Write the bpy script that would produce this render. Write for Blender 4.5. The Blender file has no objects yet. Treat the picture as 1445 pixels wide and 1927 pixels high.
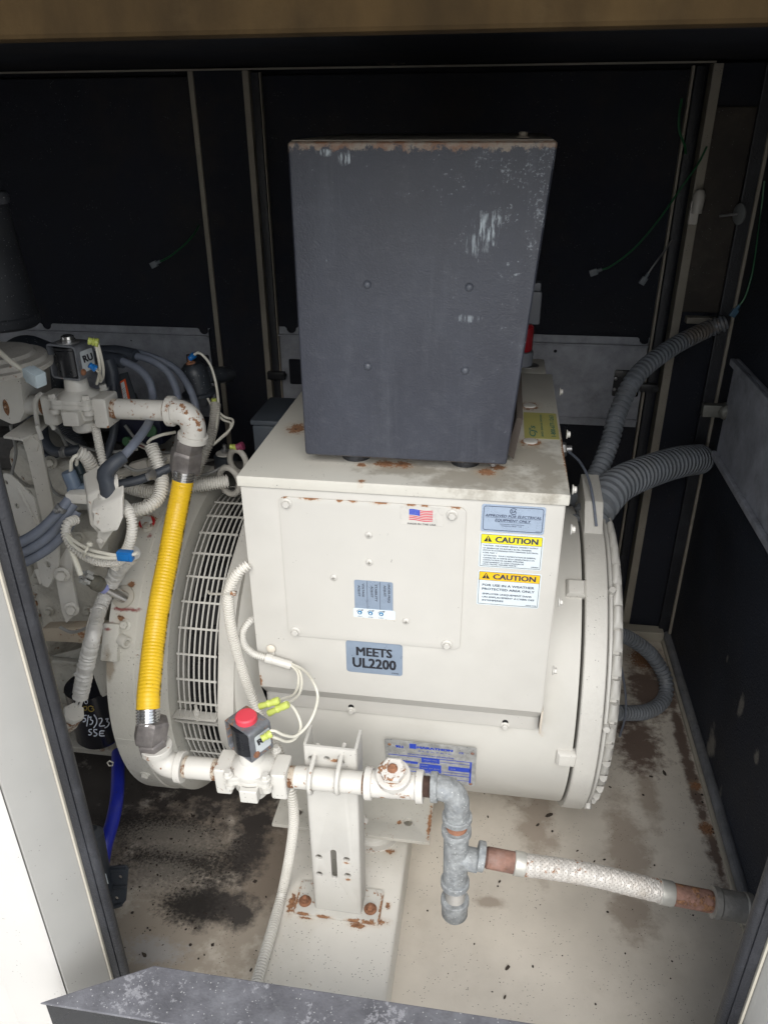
import bpy, bmesh, math, random
from mathutils import Vector, Matrix, noise as mnoise
R = math.radians
random.seed(7)
V = Vector

# ---------------------------------------------------------------- camera, world, sun, exposure
scene = bpy.context.scene
COL = scene.collection
CAM = V((0, 0, 1.45))
FPX, CX, CY = 1448.0, 722.5, 963.5
def _d(x, y): return V((x - CX, -(y - CY), -FPX)).normalized()
_up = -_d(742, 3780)
_fw = _d(965, 215); _fw = (_fw - _fw.dot(_up) * _up).normalized()
_rt = _fw.cross(_up)
CM = Matrix((_rt, _fw, _up))
cam_data = bpy.data.cameras.new('camera'); cam = bpy.data.objects.new('camera', cam_data)
COL.objects.link(cam); scene.camera = cam
cam.matrix_world = Matrix.Translation(CAM) @ CM.to_4x4()
cam_data.sensor_fit = 'HORIZONTAL'; cam_data.sensor_width = 36; cam_data.lens = 36 * FPX / 1445
cam_data.clip_start = .02; cam_data.clip_end = 500

world = bpy.data.worlds.new('World'); scene.world = world; world.use_nodes = True
wn = world.node_tree.nodes; wl = world.node_tree.links; wn.clear()
sky = wn.new('ShaderNodeTexSky'); sky.sky_type = 'NISHITA'; sky.sun_disc = False
SUN_EL, SUN_AZ = R(43), R(170)
sky.sun_elevation = SUN_EL; sky.sun_rotation = SUN_AZ
sky.dust_density = 1; sky.air_density = 1.0; sky.ozone_density = 1.0
hs = wn.new('ShaderNodeHueSaturation'); hs.inputs['Saturation'].default_value = .38
bg = wn.new('ShaderNodeBackground'); bg.inputs['Strength'].default_value = .105
wo = wn.new('ShaderNodeOutputWorld')
wl.new(sky.outputs[0], hs.inputs['Color']); wl.new(hs.outputs[0], bg.inputs[0]); wl.new(bg.outputs[0], wo.inputs[0])
sd = bpy.data.lights.new('sun', 'SUN'); sd.energy = 1.6; sd.angle = R(50); sd.color = (1, .97, .92)
sun = bpy.data.objects.new('sun', sd); COL.objects.link(sun)
_sdir = V((math.sin(SUN_AZ) * math.cos(SUN_EL), math.cos(SUN_AZ) * math.cos(SUN_EL), math.sin(SUN_EL)))
sun.rotation_euler = _sdir.to_track_quat('Z', 'Y').to_euler()
scene.view_settings.view_transform = 'Standard'; scene.view_settings.look = 'None'
scene.view_settings.exposure = 1.15; scene.view_settings.gamma = 1

# ---------------------------------------------------------------- measuring helpers (photogrammetry)
def ray(x, y): return CM @ V(((x - CX) / FPX, -(y - CY) / FPX, -1))
def atY(x, y, Y): r = ray(x, y); return CAM + r * (Y / r.y)
def atZ(x, y, Z): r = ray(x, y); return CAM + r * ((Z - CAM.z) / r.z)
def atX(x, y, X): r = ray(x, y); return CAM + r * (X / r.x)
class PL:
    "plane with outward normal n and in-plane axes u (right) and v (up)"
    def __init__(s, o, n=(0, -1, 0), u=(1, 0, 0)):
        s.o = V(o); s.n = V(n).normalized(); s.u = V(u).normalized(); s.v = s.n.cross(s.u).normalized()
    def px(s, x, y):
        r = ray(x, y); t = (s.o - CAM).dot(s.n) / r.dot(s.n); p = CAM + r * t - s.o
        return (p.dot(s.u), p.dot(s.v))
    def w(s, a, b, h=0): return s.o + s.u * a + s.v * b + s.n * h
    def up(s, h): return PL(s.o + s.n * h, s.n, s.u)

# ---------------------------------------------------------------- materials
MATS = {}
class NT:
    def __init__(s, name):
        s.m = bpy.data.materials.new(name); s.m.use_nodes = True
        s.t = s.m.node_tree; s.n = s.t.nodes; s.l = s.t.links
        s.b = s.n['Principled BSDF']
        s.pos = s.n.new('ShaderNodeNewGeometry').outputs['Position']
    def _set(s, sock, v):
        if hasattr(v, 'is_output'): s.l.new(v, sock)
        elif isinstance(v, (tuple, list)) and len(v) == 3 and sock.type == 'RGBA': sock.default_value = (*v, 1)
        else: sock.default_value = v
    def noise(s, scale, detail=4, rough=.55, vec=None, stretch=None, dist=0):
        n = s.n.new('ShaderNodeTexNoise'); n.inputs['Scale'].default_value = scale
        n.inputs['Detail'].default_value = detail; n.inputs['Roughness'].default_value = rough
        n.inputs['Distortion'].default_value = dist
        v = vec or s.pos
        if stretch: v = s.vmath('MULTIPLY', v, stretch)
        s.l.new(v, n.inputs['Vector']); return n.outputs['Fac']
    def voro(s, scale, feature='F1', stretch=None):
        n = s.n.new('ShaderNodeTexVoronoi'); n.inputs['Scale'].default_value = scale; n.feature = feature
        v = s.pos
        if stretch: v = s.vmath('MULTIPLY', v, stretch)
        s.l.new(v, n.inputs['Vector']); return n.outputs['Distance']
    def vmath(s, op, a, b=None):
        n = s.n.new('ShaderNodeVectorMath'); n.operation = op
        s._set(n.inputs[0], a)
        if b is not None: s._set(n.inputs[1], b)
        return n.outputs['Value'] if op in ('LENGTH', 'DISTANCE', 'DOT_PRODUCT') else n.outputs[0]
    def math(s, op, a, b=0.0):
        n = s.n.new('ShaderNodeMath'); n.operation = op; s._set(n.inputs[0], a); s._set(n.inputs[1], b); return n.outputs[0]
    def rng(s, v, a, b, c=0.0, d=1.0):
        n = s.n.new('ShaderNodeMapRange'); n.clamp = True; s._set(n.inputs[0], v)
        for i, q in enumerate((a, b, c, d)): n.inputs[i + 1].default_value = q
        return n.outputs[0]
    def mix(s, f, a, b):
        n = s.n.new('ShaderNodeMix'); n.data_type = 'RGBA'
        s._set(n.inputs[0], f); s._set(n.inputs[6], a); s._set(n.inputs[7], b); return n.outputs[2]
    def fmix(s, f, a, b):
        n = s.n.new('ShaderNodeMix'); n.data_type = 'FLOAT'
        s._set(n.inputs[0], f); s._set(n.inputs[2], a); s._set(n.inputs[3], b); return n.outputs[0]
    def blob(s, c, r, nz, k=.9, lo=.75, hi=1.0):
        "irregular patch of radius r (float or 3 radii) centred at c"
        if not isinstance(r, (tuple, list)): r = (r, r, r)
        v = s.vmath('SUBTRACT', s.pos, tuple(c)); v = s.vmath('MULTIPLY', v, tuple(1 / q for q in r))
        d = s.vmath('LENGTH', v); d = s.math('ADD', d, s.math('MULTIPLY', s.math('SUBTRACT', nz, .5), k))
        return s.rng(d, hi, lo)
    def bump(s, h, strength=.2, dist=.001, prev=None):
        n = s.n.new('ShaderNodeBump'); n.inputs['Strength'].default_value = strength; n.inputs['Distance'].default_value = dist
        s.l.new(h, n.inputs['Height'])
        if prev is not None: s.l.new(prev, n.inputs['Normal'])
        return n.outputs[0]
RUST_L, RUST_M, RUST_D = (.33, .17, .085), (.17, .08, .042), (.05, .026, .018)
def mat(name, col, rough=.5, metal=0.0, var=.08, vscale=14, rust=0, rscale=70, spots=(), stains=(), grime=0, gcol=(.2, .17, .13),
        speck=0, speckcol=(.05, .045, .04), bump=.15, bscale=250, bdist=.0006, big=0, coat=0, chips=0, chipcol=(.5, .5, .5), stretch=None, dusty=0):
    if name in MATS: return MATS[name]
    t = NT(name)
    nf = t.noise(rscale, 6, .65); nl = t.noise(vscale, 4, .6, stretch=stretch)
    c = t.mix(t.rng(nl, .3, .7), tuple(q * (1 - var) for q in col), tuple(min(q * (1 + var), .95) for q in col))
    rg = t.rng(nl, .3, .7, max(rough - .07, .03), min(rough + .07, 1))
    mt = metal
    if grime:
        g = t.math('MULTIPLY', t.rng(t.noise(vscale * .6, 7, .7), .5, .75), t.rng(t.noise(vscale * 5, 5, .7), .35, .65, .4, 1))
        c = t.mix(t.math('MULTIPLY', g, grime), c, gcol)
    if dusty:
        up = t.vmath('DOT_PRODUCT', t.n.new('ShaderNodeNewGeometry').outputs['Normal'], (0, 0, 1))
        g = t.math('MULTIPLY', t.rng(up, .2, 1), t.rng(t.noise(40, 6, .7), .3, .7, .4, 1))
        c = t.mix(t.math('MULTIPLY', g, dusty), c, (.38, .35, .3))
    for sc, cc, lo_k, lst in stains:            # (noise scale, colour, opacity, [(centre, radii)])
        ns = t.noise(sc, 6, .7)
        m = None
        for ce, r in lst:
            b = t.blob(ce, r, ns, 2.6, .5, 1.1); m = b if m is None else t.math('MAXIMUM', m, b)
        c = t.mix(t.math('MULTIPLY', m, lo_k), c, cc)
    if chips:
        m = t.rng(t.math('ADD', t.math('MULTIPLY', t.noise(90, 6, .75), .6), t.math('MULTIPLY', t.noise(9, 3, .5), .4)), .66 - chips, .69 - chips)
        c = t.mix(m, c, chipcol)
    if speck:
        m = t.rng(t.voro(160), .16, .10); m = t.math('MULTIPLY', m, t.rng(t.noise(23, 3), .62 - speck * .2, .68 - speck * .2))
        c = t.mix(m, c, speckcol)
    m = None
    if rust:
        q = t.math('ADD', t.math('MULTIPLY', nf, .6), t.math('MULTIPLY', t.noise(rscale * .16, 3, .5), .4))
        m = t.rng(q, .66 - rust * .2, .69 - rust * .2)
    if spots:
        ns = t.noise(rscale * 2.2, 8, .8); hm = None
        for ce, r in spots:
            b = t.blob(ce, r, ns, 4.0, .8, .95); m = b if m is None else t.math('MAXIMUM', m, b)
            b = t.blob(ce, tuple(q * 1.5 for q in r) if isinstance(r, (tuple, list)) else r * 1.5, ns, 2.5, .4, 1.2); hm = b if hm is None else t.math('MAXIMUM', hm, b)
        c = t.mix(t.math('MULTIPLY', hm, .35), c, (.42, .29, .17))
    h = t.noise(bscale, 5, .6)
    if m is not None:
        rc = t.mix(t.rng(t.noise(rscale * 3, 5, .7), .35, .62), RUST_M, RUST_L)
        rc = t.mix(t.rng(t.noise(rscale * 1.7, 4, .7), .58, .68), rc, RUST_D)
        c = t.mix(m, c, rc); rg = t.fmix(m, rg, .9)
        if metal: mt = t.math('MULTIPLY', t.math('SUBTRACT', 1.0, m), metal)
        h = t.math('ADD', h, t.math('MULTIPLY', m, t.math('ADD', nf, .3)))
    t._set(t.b.inputs['Base Color'], c); t._set(t.b.inputs['Roughness'], rg); t._set(t.b.inputs['Metallic'], mt)
    nb = t.bump(h, bump, bdist)
    if big: nb = t.bump(t.noise(big, 2, .5), .5, .004, nb)
    t.l.new(nb, t.b.inputs['Normal'])
    if coat: t.b.inputs['Coat Weight'].default_value = coat; t.b.inputs['Coat Roughness'].default_value = .15
    MATS[name] = t.m; return t.m
def flat(name, col, rough=.5, metal=0):
    return mat(name, col, rough, metal, var=.03, bump=.05)

# ---------------------------------------------------------------- geometry helpers: every g_* returns (verts, faces)
def frame_from(z, x=None):
    z = V(z).normalized()
    if x is None: x = V((1, 0, 0)) if abs(z.x) < .8 else V((0, 1, 0))
    x = (V(x) - V(x).dot(z) * z).normalized(); y = z.cross(x)
    return Matrix((x, y, z)).transposed()
def g_box(a, b, M=None, o=None):
    vs = [V((x, y, z)) for z in (a[2], b[2]) for y in (a[1], b[1]) for x in (a[0], b[0])]
    if M is not None: vs = [M @ v + (V(o) if o is not None else V()) for v in vs]
    return vs, [(0, 2, 3, 1), (4, 5, 7, 6), (0, 1, 5, 4), (2, 6, 7, 3), (0, 4, 6, 2), (1, 3, 7, 5)]
def g_prism(loop, vec):
    n = len(loop); vec = V(vec); vs = [V(p) for p in loop] + [V(p) + vec for p in loop]
    return vs, [tuple(range(n - 1, -1, -1)), tuple(range(n, 2 * n))] + [(i, (i + 1) % n, n + (i + 1) % n, n + i) for i in range(n)]
def g_lathe(p0, d, prof, seg=28, caps=True, x=None, ang=None):
    F = frame_from(d, x); p0 = V(p0); vs = []; fs = []
    full = ang is None; a0, a1 = (0, 2 * math.pi) if full else ang
    k = seg if full else seg + 1
    for t, r in prof:
        for i in range(k):
            a = a0 + (a1 - a0) * i / seg
            vs.append(p0 + F @ V((r * math.cos(a), r * math.sin(a), t)))
    for j in range(len(prof) - 1):
        for i in range(seg):
            i2 = (i + 1) % k if full else i + 1
            fs.append((j * k + i, j * k + i2, (j + 1) * k + i2, (j + 1) * k + i))
    if caps and full:
        if prof[0][1] > 1e-6: fs.append(tuple(range(k - 1, -1, -1)))
        if prof[-1][1] > 1e-6: fs.append(tuple((len(prof) - 1) * k + i for i in range(k)))
    return vs, fs
def spline(pts, step=.004):
    pts = [V(p) for p in pts]
    if len(pts) == 2: P = [pts[0].lerp(pts[1], i / 20) for i in range(21)]
    else:
        q = [2 * pts[0] - pts[1]] + pts + [2 * pts[-1] - pts[-2]]; P = []
        for i in range(1, len(q) - 2):
            a, b, c, d = q[i - 1:i + 3]
            for k in range(24):
                t = k / 24
                P.append(.5 * ((2 * b) + (c - a) * t + (2 * a - 5 * b + 4 * c - d) * t * t + (3 * b - a - 3 * c + d) * t ** 3))
        P.append(pts[-1])
    L = [0]
    for i in range(1, len(P)): L.append(L[-1] + (P[i] - P[i - 1]).length)
    return P, L
def resample(P, L, ss):
    out = []; j = 0
    for s in ss:
        while j < len(L) - 2 and L[j + 1] < s: j += 1
        t = (s - L[j]) / max(L[j + 1] - L[j], 1e-9); out.append(P[j].lerp(P[j + 1], max(0, min(1, t))))
    return out
def sweep(pts, ss, rs, seg=12, caps=True):
    P, L = spline(pts); Q = resample(P, L, ss); n = len(Q); vs = []; fs = []
    T = [(Q[min(i + 1, n - 1)] - Q[max(i - 1, 0)]).normalized() for i in range(n)]
    x = frame_from(T[0]) @ V((1, 0, 0))
    for i in range(n):
        x = (x - x.dot(T[i]) * T[i]).normalized(); y = T[i].cross(x)
        for k in range(seg):
            a = 2 * math.pi * k / seg; vs.append(Q[i] + (x * math.cos(a) + y * math.sin(a)) * rs[i])
    for i in range(n - 1):
        for k in range(seg): fs.append((i * seg + k, i * seg + (k + 1) % seg, (i + 1) * seg + (k + 1) % seg, (i + 1) * seg + k))
    if caps: fs += [tuple(range(seg - 1, -1, -1)), tuple((n - 1) * seg + k for k in range(seg))]
    return vs, fs
def g_tube(pts, r, seg=12, step=.008, caps=True, r1=None):
    L = spline(pts)[1][-1]; n = max(2, int(L / step)); ss = [L * i / n for i in range(n + 1)]
    return sweep(pts, ss, [r if r1 is None else r + (r1 - r) * i / n for i in range(n + 1)], seg, caps)
def g_corr(pts, r, pitch=.004, amp=None, seg=14, duty=.55):
    amp = r * .16 if amp is None else amp
    L = spline(pts)[1][-1]; n = max(1, round(L / pitch)); ss = []; rs = []
    for i in range(n):
        for f, q in ((0, -amp), (.12, 0), (duty, 0), (duty + .14, -amp)):
            ss.append((i + f) * L / n); rs.append(r + q)
    ss.append(L); rs.append(r - amp)
    return sweep(pts, ss, rs, seg)
def g_hex(c, d, af, h, dome=.0):
    r = af / math.sqrt(3); F = frame_from(d)
    prof = [(0, r * .97), (h * .08, r), (h * .82, r), (h, r * .86)]
    if dome: prof.append((h + dome, r * .45))
    return g_lathe(c, d, prof, 6)
def g_bolt(c, d, s=1.0, washer=True):
    "hex flange bolt head: washer, flange, hex"
    c = V(c); d = V(d).normalized()
    g = [g_lathe(c, d, [(0, .0085 * s), (.0012 * s, .0085 * s), (.002 * s, .0066 * s), (.0024 * s, .006 * s)], 18)] if washer else []
    g.append(g_hex(c + d * .002 * s, d, .0098 * s, .0048 * s))
    return g
def arc_pts(c, r, a0, a1, n): return [(c[0] + r * math.cos(a0 + (a1 - a0) * i / n), c[1] + r * math.sin(a0 + (a1 - a0) * i / n)) for i in range(n + 1)]
def rrect(x0, y0, x1, y1, r, n=5):
    out = []
    for cx, cy, a in ((x1 - r, y1 - r, 0), (x0 + r, y1 - r, 90), (x0 + r, y0 + r, 180), (x1 - r, y0 + r, 270)):
        out += arc_pts((cx, cy), r, R(a), R(a + 90), n)
    return out
def circ(cx, cy, r, n=16): return [(cx + r * math.cos(2 * math.pi * i / n), cy + r * math.sin(2 * math.pi * i / n)) for i in range(n)]
def curve_mesh(cu):
    o = bpy.data.objects.new('tmp', cu); COL.objects.link(o)
    dg = bpy.context.evaluated_depsgraph_get(); me = bpy.data.meshes.new_from_object(o.evaluated_get(dg))
    bm = bmesh.new(); bm.from_mesh(me); bmesh.ops.remove_doubles(bm, verts=bm.verts, dist=1e-6); bm.verts.index_update()
    vs = [v.co.copy() for v in bm.verts]; fs = [tuple(v.index for v in p.verts) for p in bm.faces]; bm.free()
    bpy.data.objects.remove(o); bpy.data.curves.remove(cu); bpy.data.meshes.remove(me)
    return vs, fs
def g_plate(pl, outline, th, holes=(), bev=0.0):
    "flat plate on plane pl, outline in plane coordinates, from h=0 to h=th"
    cu = bpy.data.curves.new('tmp', 'CURVE'); cu.dimensions = '2D'; cu.fill_mode = 'BOTH'
    cu.extrude = max(th / 2 - bev, 1e-5); cu.bevel_depth = bev; cu.bevel_resolution = 1
    if bev: cu.offset = -bev
    for lp in (outline, *holes):
        s = cu.splines.new('POLY'); s.points.add(len(lp) - 1); s.use_cyclic_u = True
        for p, q in zip(s.points, lp): p.co = (q[0], q[1], 0, 1)
    vs, fs = curve_mesh(cu)
    return [pl.w(v.x, v.y, v.z + th / 2) for v in vs], fs
def g_text(pl, s, p0, p1, h, bold=.012, shear=0, font_fit=True, hh=.0003):
    "text from p0 (baseline left) to p1 (baseline right) in plane coordinates, cap height h"
    cu = bpy.data.curves.new('tmp', 'FONT'); cu.body = s; cu.size = 1; cu.shear = shear; cu.resolution_u = 2
    vs, fs = curve_mesh(cu)
    if not vs: return [], []
    x0 = min(v.x for v in vs); x1 = max(v.x for v in vs); y1 = .70
    d = V((p1[0] - p0[0], p1[1] - p0[1])); L = d.length; d.normalize(); nrm = V((-d.y, d.x))
    sx = L / (x1 - x0); sy = h / y1
    out = []; F = []; B = bold * 1.6
    for j, (ox, oy) in enumerate(((0, 0), (-B, B * .5), (B, B * .5), (-B, -B * .5), (B, -B * .5)) if bold else ((0, 0),)):
        n0 = len(out)
        for v in vs:
            q = V(p0[:2]) + d * ((v.x - x0 + ox) * sx) + nrm * ((v.y + oy) * sy); out.append(pl.w(q.x, q.y, hh + j * .000012))
        F += [tuple(i + n0 for i in f) for f in fs]
    return out, F
def tpx(pl, s, x0, y0, x1, y1, hpx, **k):
    "text whose baseline runs between two points measured in the photograph"
    a = pl.px(x0, y0); b = pl.px(x1, y1); c = pl.px(x0, y0 - hpx)
    return g_text(pl, s, a, b, abs(c[1] - a[1]), **k)
def rectpx(pl, x0, y0, x1, y1, x2, y2, x3, y3): return [pl.px(x0, y0), pl.px(x1, y1), pl.px(x2, y2), pl.px(x3, y3)]
def bevel(g, w, seg=2, ang=35):
    vs, fs = g; bm = bmesh.new(); bv = [bm.verts.new(v) for v in vs]
    for f in fs:
        try: bm.faces.new([bv[i] for i in f])
        except ValueError: pass
    bmesh.ops.recalc_face_normals(bm, faces=bm.faces)
    ed = [e for e in bm.edges if len(e.link_faces) == 2 and e.calc_face_angle(0) > R(ang)]
    bmesh.ops.bevel(bm, geom=ed, offset=w, segments=seg, affect='EDGES', clamp_overlap=True, profile=.6)
    bm.verts.index_update()
    out = [v.co.copy() for v in bm.verts], [tuple(v.index for v in f.verts) for f in bm.faces]
    bm.free(); return out
def bbox(a, b, w=.002, seg=2, M=None, o=None): return bevel(g_box(a, b, M, o), w, seg)

# ---------------------------------------------------------------- object helpers
WPOS = {}
def meshdata(name, geos, m, smooth, recalc=True):
    vs = []; fs = []
    for g in geos:
        n = len(vs); vs += g[0]; fs += [tuple(i + n for i in f) for f in g[1]]
    c = sum(vs, V()) / max(len(vs), 1)
    me = bpy.data.meshes.new(name); me.from_pydata([v - c for v in vs], [], fs); me.materials.append(m)
    if recalc:
        bm = bmesh.new(); bm.from_mesh(me); bmesh.ops.recalc_face_normals(bm, faces=bm.faces); bm.to_mesh(me); bm.free()
    if smooth:
        me.shade_smooth(); me.set_sharp_from_angle(angle=R(smooth if smooth is not True else 32))
    me.update(); return me, c
def flatten(g):
    if isinstance(g, tuple): return [g]
    out = []
    for q in g: out += flatten(q)
    return out
def obj(name, geo, m, parent=None, smooth=True, label=None, cat=None, group=None, kind=None, recalc=True):
    me, c = meshdata(name, flatten(geo), m, smooth, recalc)
    o = bpy.data.objects.new(name, me); COL.objects.link(o); WPOS[o.name] = c
    if parent is not None: o.parent = parent; o.location = c - WPOS[parent.name]
    else: o.location = c
    return tag(o, label, cat, group, kind)
def tag(o, label=None, cat=None, group=None, kind=None):
    for k, v in (('label', label), ('category', cat), ('group', group), ('kind', kind)):
        if v: o[k] = v
    return o
def thing(name, loc, label, cat, group=None):
    o = bpy.data.objects.new(name, None); COL.objects.link(o); o.empty_display_size = .02
    o.location = V(loc); WPOS[o.name] = V(loc); return tag(o, label, cat, group)
def struct(name, geo, m, parent=None, smooth=False): return obj(name, geo, m, parent, smooth, kind=None if parent else 'structure')

# ================================================================ materials
PAINTC = (.51, .497, .462)
paint = mat('beige_paint', PAINTC, .42, var=.035, rust=0, speck=-.1, bump=.12, bscale=400, grime=.12)
paint_rough = mat('beige_paint_cast', (.54, .525, .485), .5, var=.05, rust=.02, rscale=55, speck=.4, bump=.5, bscale=150, bdist=.0015, grime=.12)
paint_dirty = mat('beige_paint_dirty', (.40, .375, .32), .6, var=.15, rust=.3, rscale=40, speck=.5, bump=.6, bscale=120, bdist=.002, grime=.75, vscale=9, gcol=(.13, .11, .09))
paint_rusty = mat('beige_paint_rusty', (.58, .56, .52), .45, var=.04, rust=.5, rscale=62, speck=.1, bump=.35, bscale=140, bdist=.001)
paint_pipe = mat('beige_paint_pipe', (.54, .525, .485), .42, var=.04, rust=.30, rscale=75, speck=.1, bump=.15, bscale=200)
foam = mat('black_foam', (.011, .013, .021), .85, var=.3, vscale=5, bump=.9, bscale=260, bdist=.002, grime=.7, gcol=(.036, .028, .022), speck=.25, speckcol=(.14, .14, .15))
foam_wall = mat('black_foam_worn', (.018, .022, .034), .7, var=.3, vscale=6, bump=1.0, bscale=180, bdist=.004, speck=.6, speckcol=(.22, .21, .2), grime=.3, gcol=(.035, .03, .026), stains=[(28, (.25, .235, .205), .8, [(atX(1335, 1400, .575), (.1, .03, .05)), (atX(1390, 1330, .575), (.1, .016, .03)), (atX(1420, 1425, .575), (.1, .012, .02)), (atX(1365, 1240, .575), (.1, .008, .012)), (atX(1350, 1500, .575), (.1, .012, .03))])])
rubber = mat('black_rubber', (.016, .017, .021), .45, var=.3, vscale=20, bump=.7, bscale=220, bdist=.002, grime=.4, gcol=(.09, .095, .11), stretch=(1, 1, .25))
trim = mat('dusty_beige_edge', (.30, .27, .22), .6, var=.12, rust=.12, rscale=30, grime=.4, speck=.6)
trim_dark = mat('dark_brown_edge', (.030, .019, .008), .95, var=.28, vscale=8, stretch=(2.5, .6, 1), grime=.6, gcol=(.07, .048, .022), bump=.4, speck=0)  # very dark brown base with streaky variation and slightly lighter brown patches
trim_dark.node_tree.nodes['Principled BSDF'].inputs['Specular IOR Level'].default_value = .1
zinc = mat('galvanized_sheet', (.88, .88, .90), .45, .25, var=.18, vscale=30, grime=.35, gcol=(.34, .34, .34), speck=.7, speckcol=(.1, .1, .1), bump=.2)
zinc_dusty = mat('dusty_galvanized_sheet', (.33, .34, .37), .55, .1, var=.22, vscale=22, grime=.6, gcol=(.07, .068, .062), speck=.9, speckcol=(.4, .4, .4), bump=.3)
galv = mat('galvanized_casting', (.27, .282, .285), .62, .1, var=.3, vscale=75, bump=1.0, bscale=130, bdist=.003, speck=1.4, speckcol=(.62, .63, .62), grime=.6, gcol=(.15, .175, .21))
cast_grey = mat('weathered_hose_nut', (.20, .185, .18), .5, .55, var=.25, vscale=60, bump=.5, rust=.12, rscale=90, grime=.5, gcol=(.36, .33, .3))
rusty = mat('bare_rusty_steel', (.22, .12, .09), .8, var=.4, vscale=40, rust=.6, rscale=60, bump=.9, bscale=180, bdist=.0015, grime=.7, gcol=(.28, .22, .20))
rust_bolt = mat('rust_bolt', (.24, .11, .06), .9, var=.3, vscale=120, rust=.5, rscale=160, bump=1, bscale=300, bdist=.0015)
chrome = mat('bright_steel', (.62, .62, .62), .22, .95, var=.08, bump=.1, grime=.2)
steel = mat('dull_steel', (.36, .36, .36), .42, .8, var=.15, bump=.2, grime=.3)
black = mat('black_plastic', (.012, .013, .016), .28, var=.2, bump=.1, grime=.15, gcol=(.06, .06, .06))
hole = flat('dark_hole', (.008, .008, .009), .9)
ink = flat('black_ink', (.015, .016, .022), .5)

# ================================================================ the enclosure (setting)
# ---- outside ground
struct('ground', g_box((-60, -60, -.40), (60, 60, -.36)), mat('concrete_ground', (.45, .44, .42), .85, var=.15, vscale=2, bump=.4, bscale=40))
# ---- floor pan with oil and puddle stains
P = lambda x, y: tuple(atZ(x, y, 0))
floor_m = mat('beige_floor_pan', (.60, .55, .475), .6, var=.09, vscale=6, speck=.7, bump=.35, bscale=160, grime=.55, gcol=(.36, .31, .245),
    stains=[
        (14, (.26, .215, .165), .75, [(P(330, 1740), (.20, .22, .3)), (P(480, 1700), (.16, .25, .3))]),
        (16, (.27, .21, .16), .65, [(P(960, 1480), (.07, .06, .3)), (P(1010, 1560), (.05, .14, .3)), (P(1180, 1600), (.05, .16, .3)), (P(1190, 1720), (.05, .06, .3)),
                                    (P(1220, 1500), (.03, .10, .3)), (P(920, 1700), (.04, .015, .3))]),
        (30, (.10, .06, .045), .9, [(P(1200, 1400), (.07, .12, .3)), (P(1225, 1300), (.08, .14, .3)), (P(1290, 1420), (.018, .40, .3)), (P(1345, 1600), (.012, .12, .3))]),
        (12, (.17, .135, .105), .85, [(P(330, 1560), (.26, .16, .3)), (P(450, 1520), (.2, .14, .3)), (P(500, 1620), (.10, .14, .3))]),
        (22, (.035, .03, .028), .95, [(P(380, 1470), (.30, .12, .3)), (P(180, 1480), (.3, .25, .3)), (P(470, 1580), (.055, .15, .3)), (P(400, 1700), (.10, .055, .3)),
                                      (P(330, 1400), (.4, .3, .3)), (P(440, 1720), (.045, .045, .3))]),
        (110, (.02, .017, .015), .95, [(P(360, 1700), (.075, .05, .3)), (P(300, 1560), (.15, .05, .3)), (P(340, 1620), (.15, .07, .3))]),
        (60, (.40, .41, .43), .45, [(P(290, 1790), (.07, .03, .3))]), (190, (.30, .27, .23), .5, [(P(330, 1580), (.14, .05, .3)), (P(300, 1650), (.10, .05, .3))]),
    ], spots=[(P(1215, 1240), .05), (P(1330, 1560), .018), (P(1310, 1480), .014), (P(1090, 1640), .010)])
fl = struct('floor', g_box((-1.7, .70, -.03), (.578, 2.12, 0)), floor_m)
cr = mat('back_curb_paint', (.38, .35, .29), .6, rust=.12, rscale=30, grime=.5)
struct('floor_curb', bbox((.40, 2.03, 0), (.558, 2.07, .035), .004), cr, fl)
struct('floor_flange', bbox((.552, .75, .0), (.562, 2.03, .012), .003), cr, fl)
# debris lying on the floor
dm = flat('dry_leaf_bits', (.05, .038, .028), .9)
random.seed(3)
bits = []
for x, y, s in ((1033, 1535, .012), (1012, 1553, .006), (918, 1538, .004), (955, 1822, .007), (950, 1878, .005), (1225, 1462, .006), (1250, 1455, .009), (1148, 1482, .004), (940, 1660, .005), (1118, 1622, .004), (272, 1798, .008), (1086, 1602, .004)):
    c = atZ(x, y, .001); a = random.random() * 3; lp = []
    for k in range(7):
        t = k / 7 * 6.283; rr = s * random.uniform(.7, 1.1); q = V((rr * math.cos(t), rr * .45 * math.sin(t), 0)); q.rotate(Matrix.Rotation(a, 3, 'Z')); lp.append(c + q)
    bits.append(g_prism(lp, (0, 0, .0012)))
tag(obj('leaf_litter', bits, dm), 'scattered dark dry leaf flakes and grit lying on the beige floor pan', 'debris', kind='stuff')
# ---- back wall with rear doors
YB = 2.10
def zt(x, y): return atY(x, y, YB).z
def xt(x, y): return atY(x, y, YB).x
XA, XB, XC, XD = xt(364, 200), xt(474, 200), xt(1304, 200), xt(1336, 200)   # door edges / columns
ZTOP = 1.553
bw = struct('back_wall', g_box((-1.7, YB + .045, -.03), (.60, YB + .06, 1.60)), foam)
struct('wall_column', g_box((XA + .014, YB - .012, 0), (XB - .014, YB + .04, ZTOP)), foam, bw)
struct('wall_column', g_box((XD + .012, YB - .006, 0), (.575, YB + .04, ZTOP)), foam, bw)
for x0, x1 in ((XA, XA + .0135), (XB - .0135, XB + .002), (XD - .010, XD + .0115)):
    struct('door_frame_edge', bbox((x0, YB - .018, .004), (x1, YB + .03, ZTOP), .002), trim, bw)
struct('top_trim', bbox((-1.7, YB - .03, ZTOP), (XC + .03, YB - .022, ZTOP + .004), .001), trim, bw)
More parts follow.
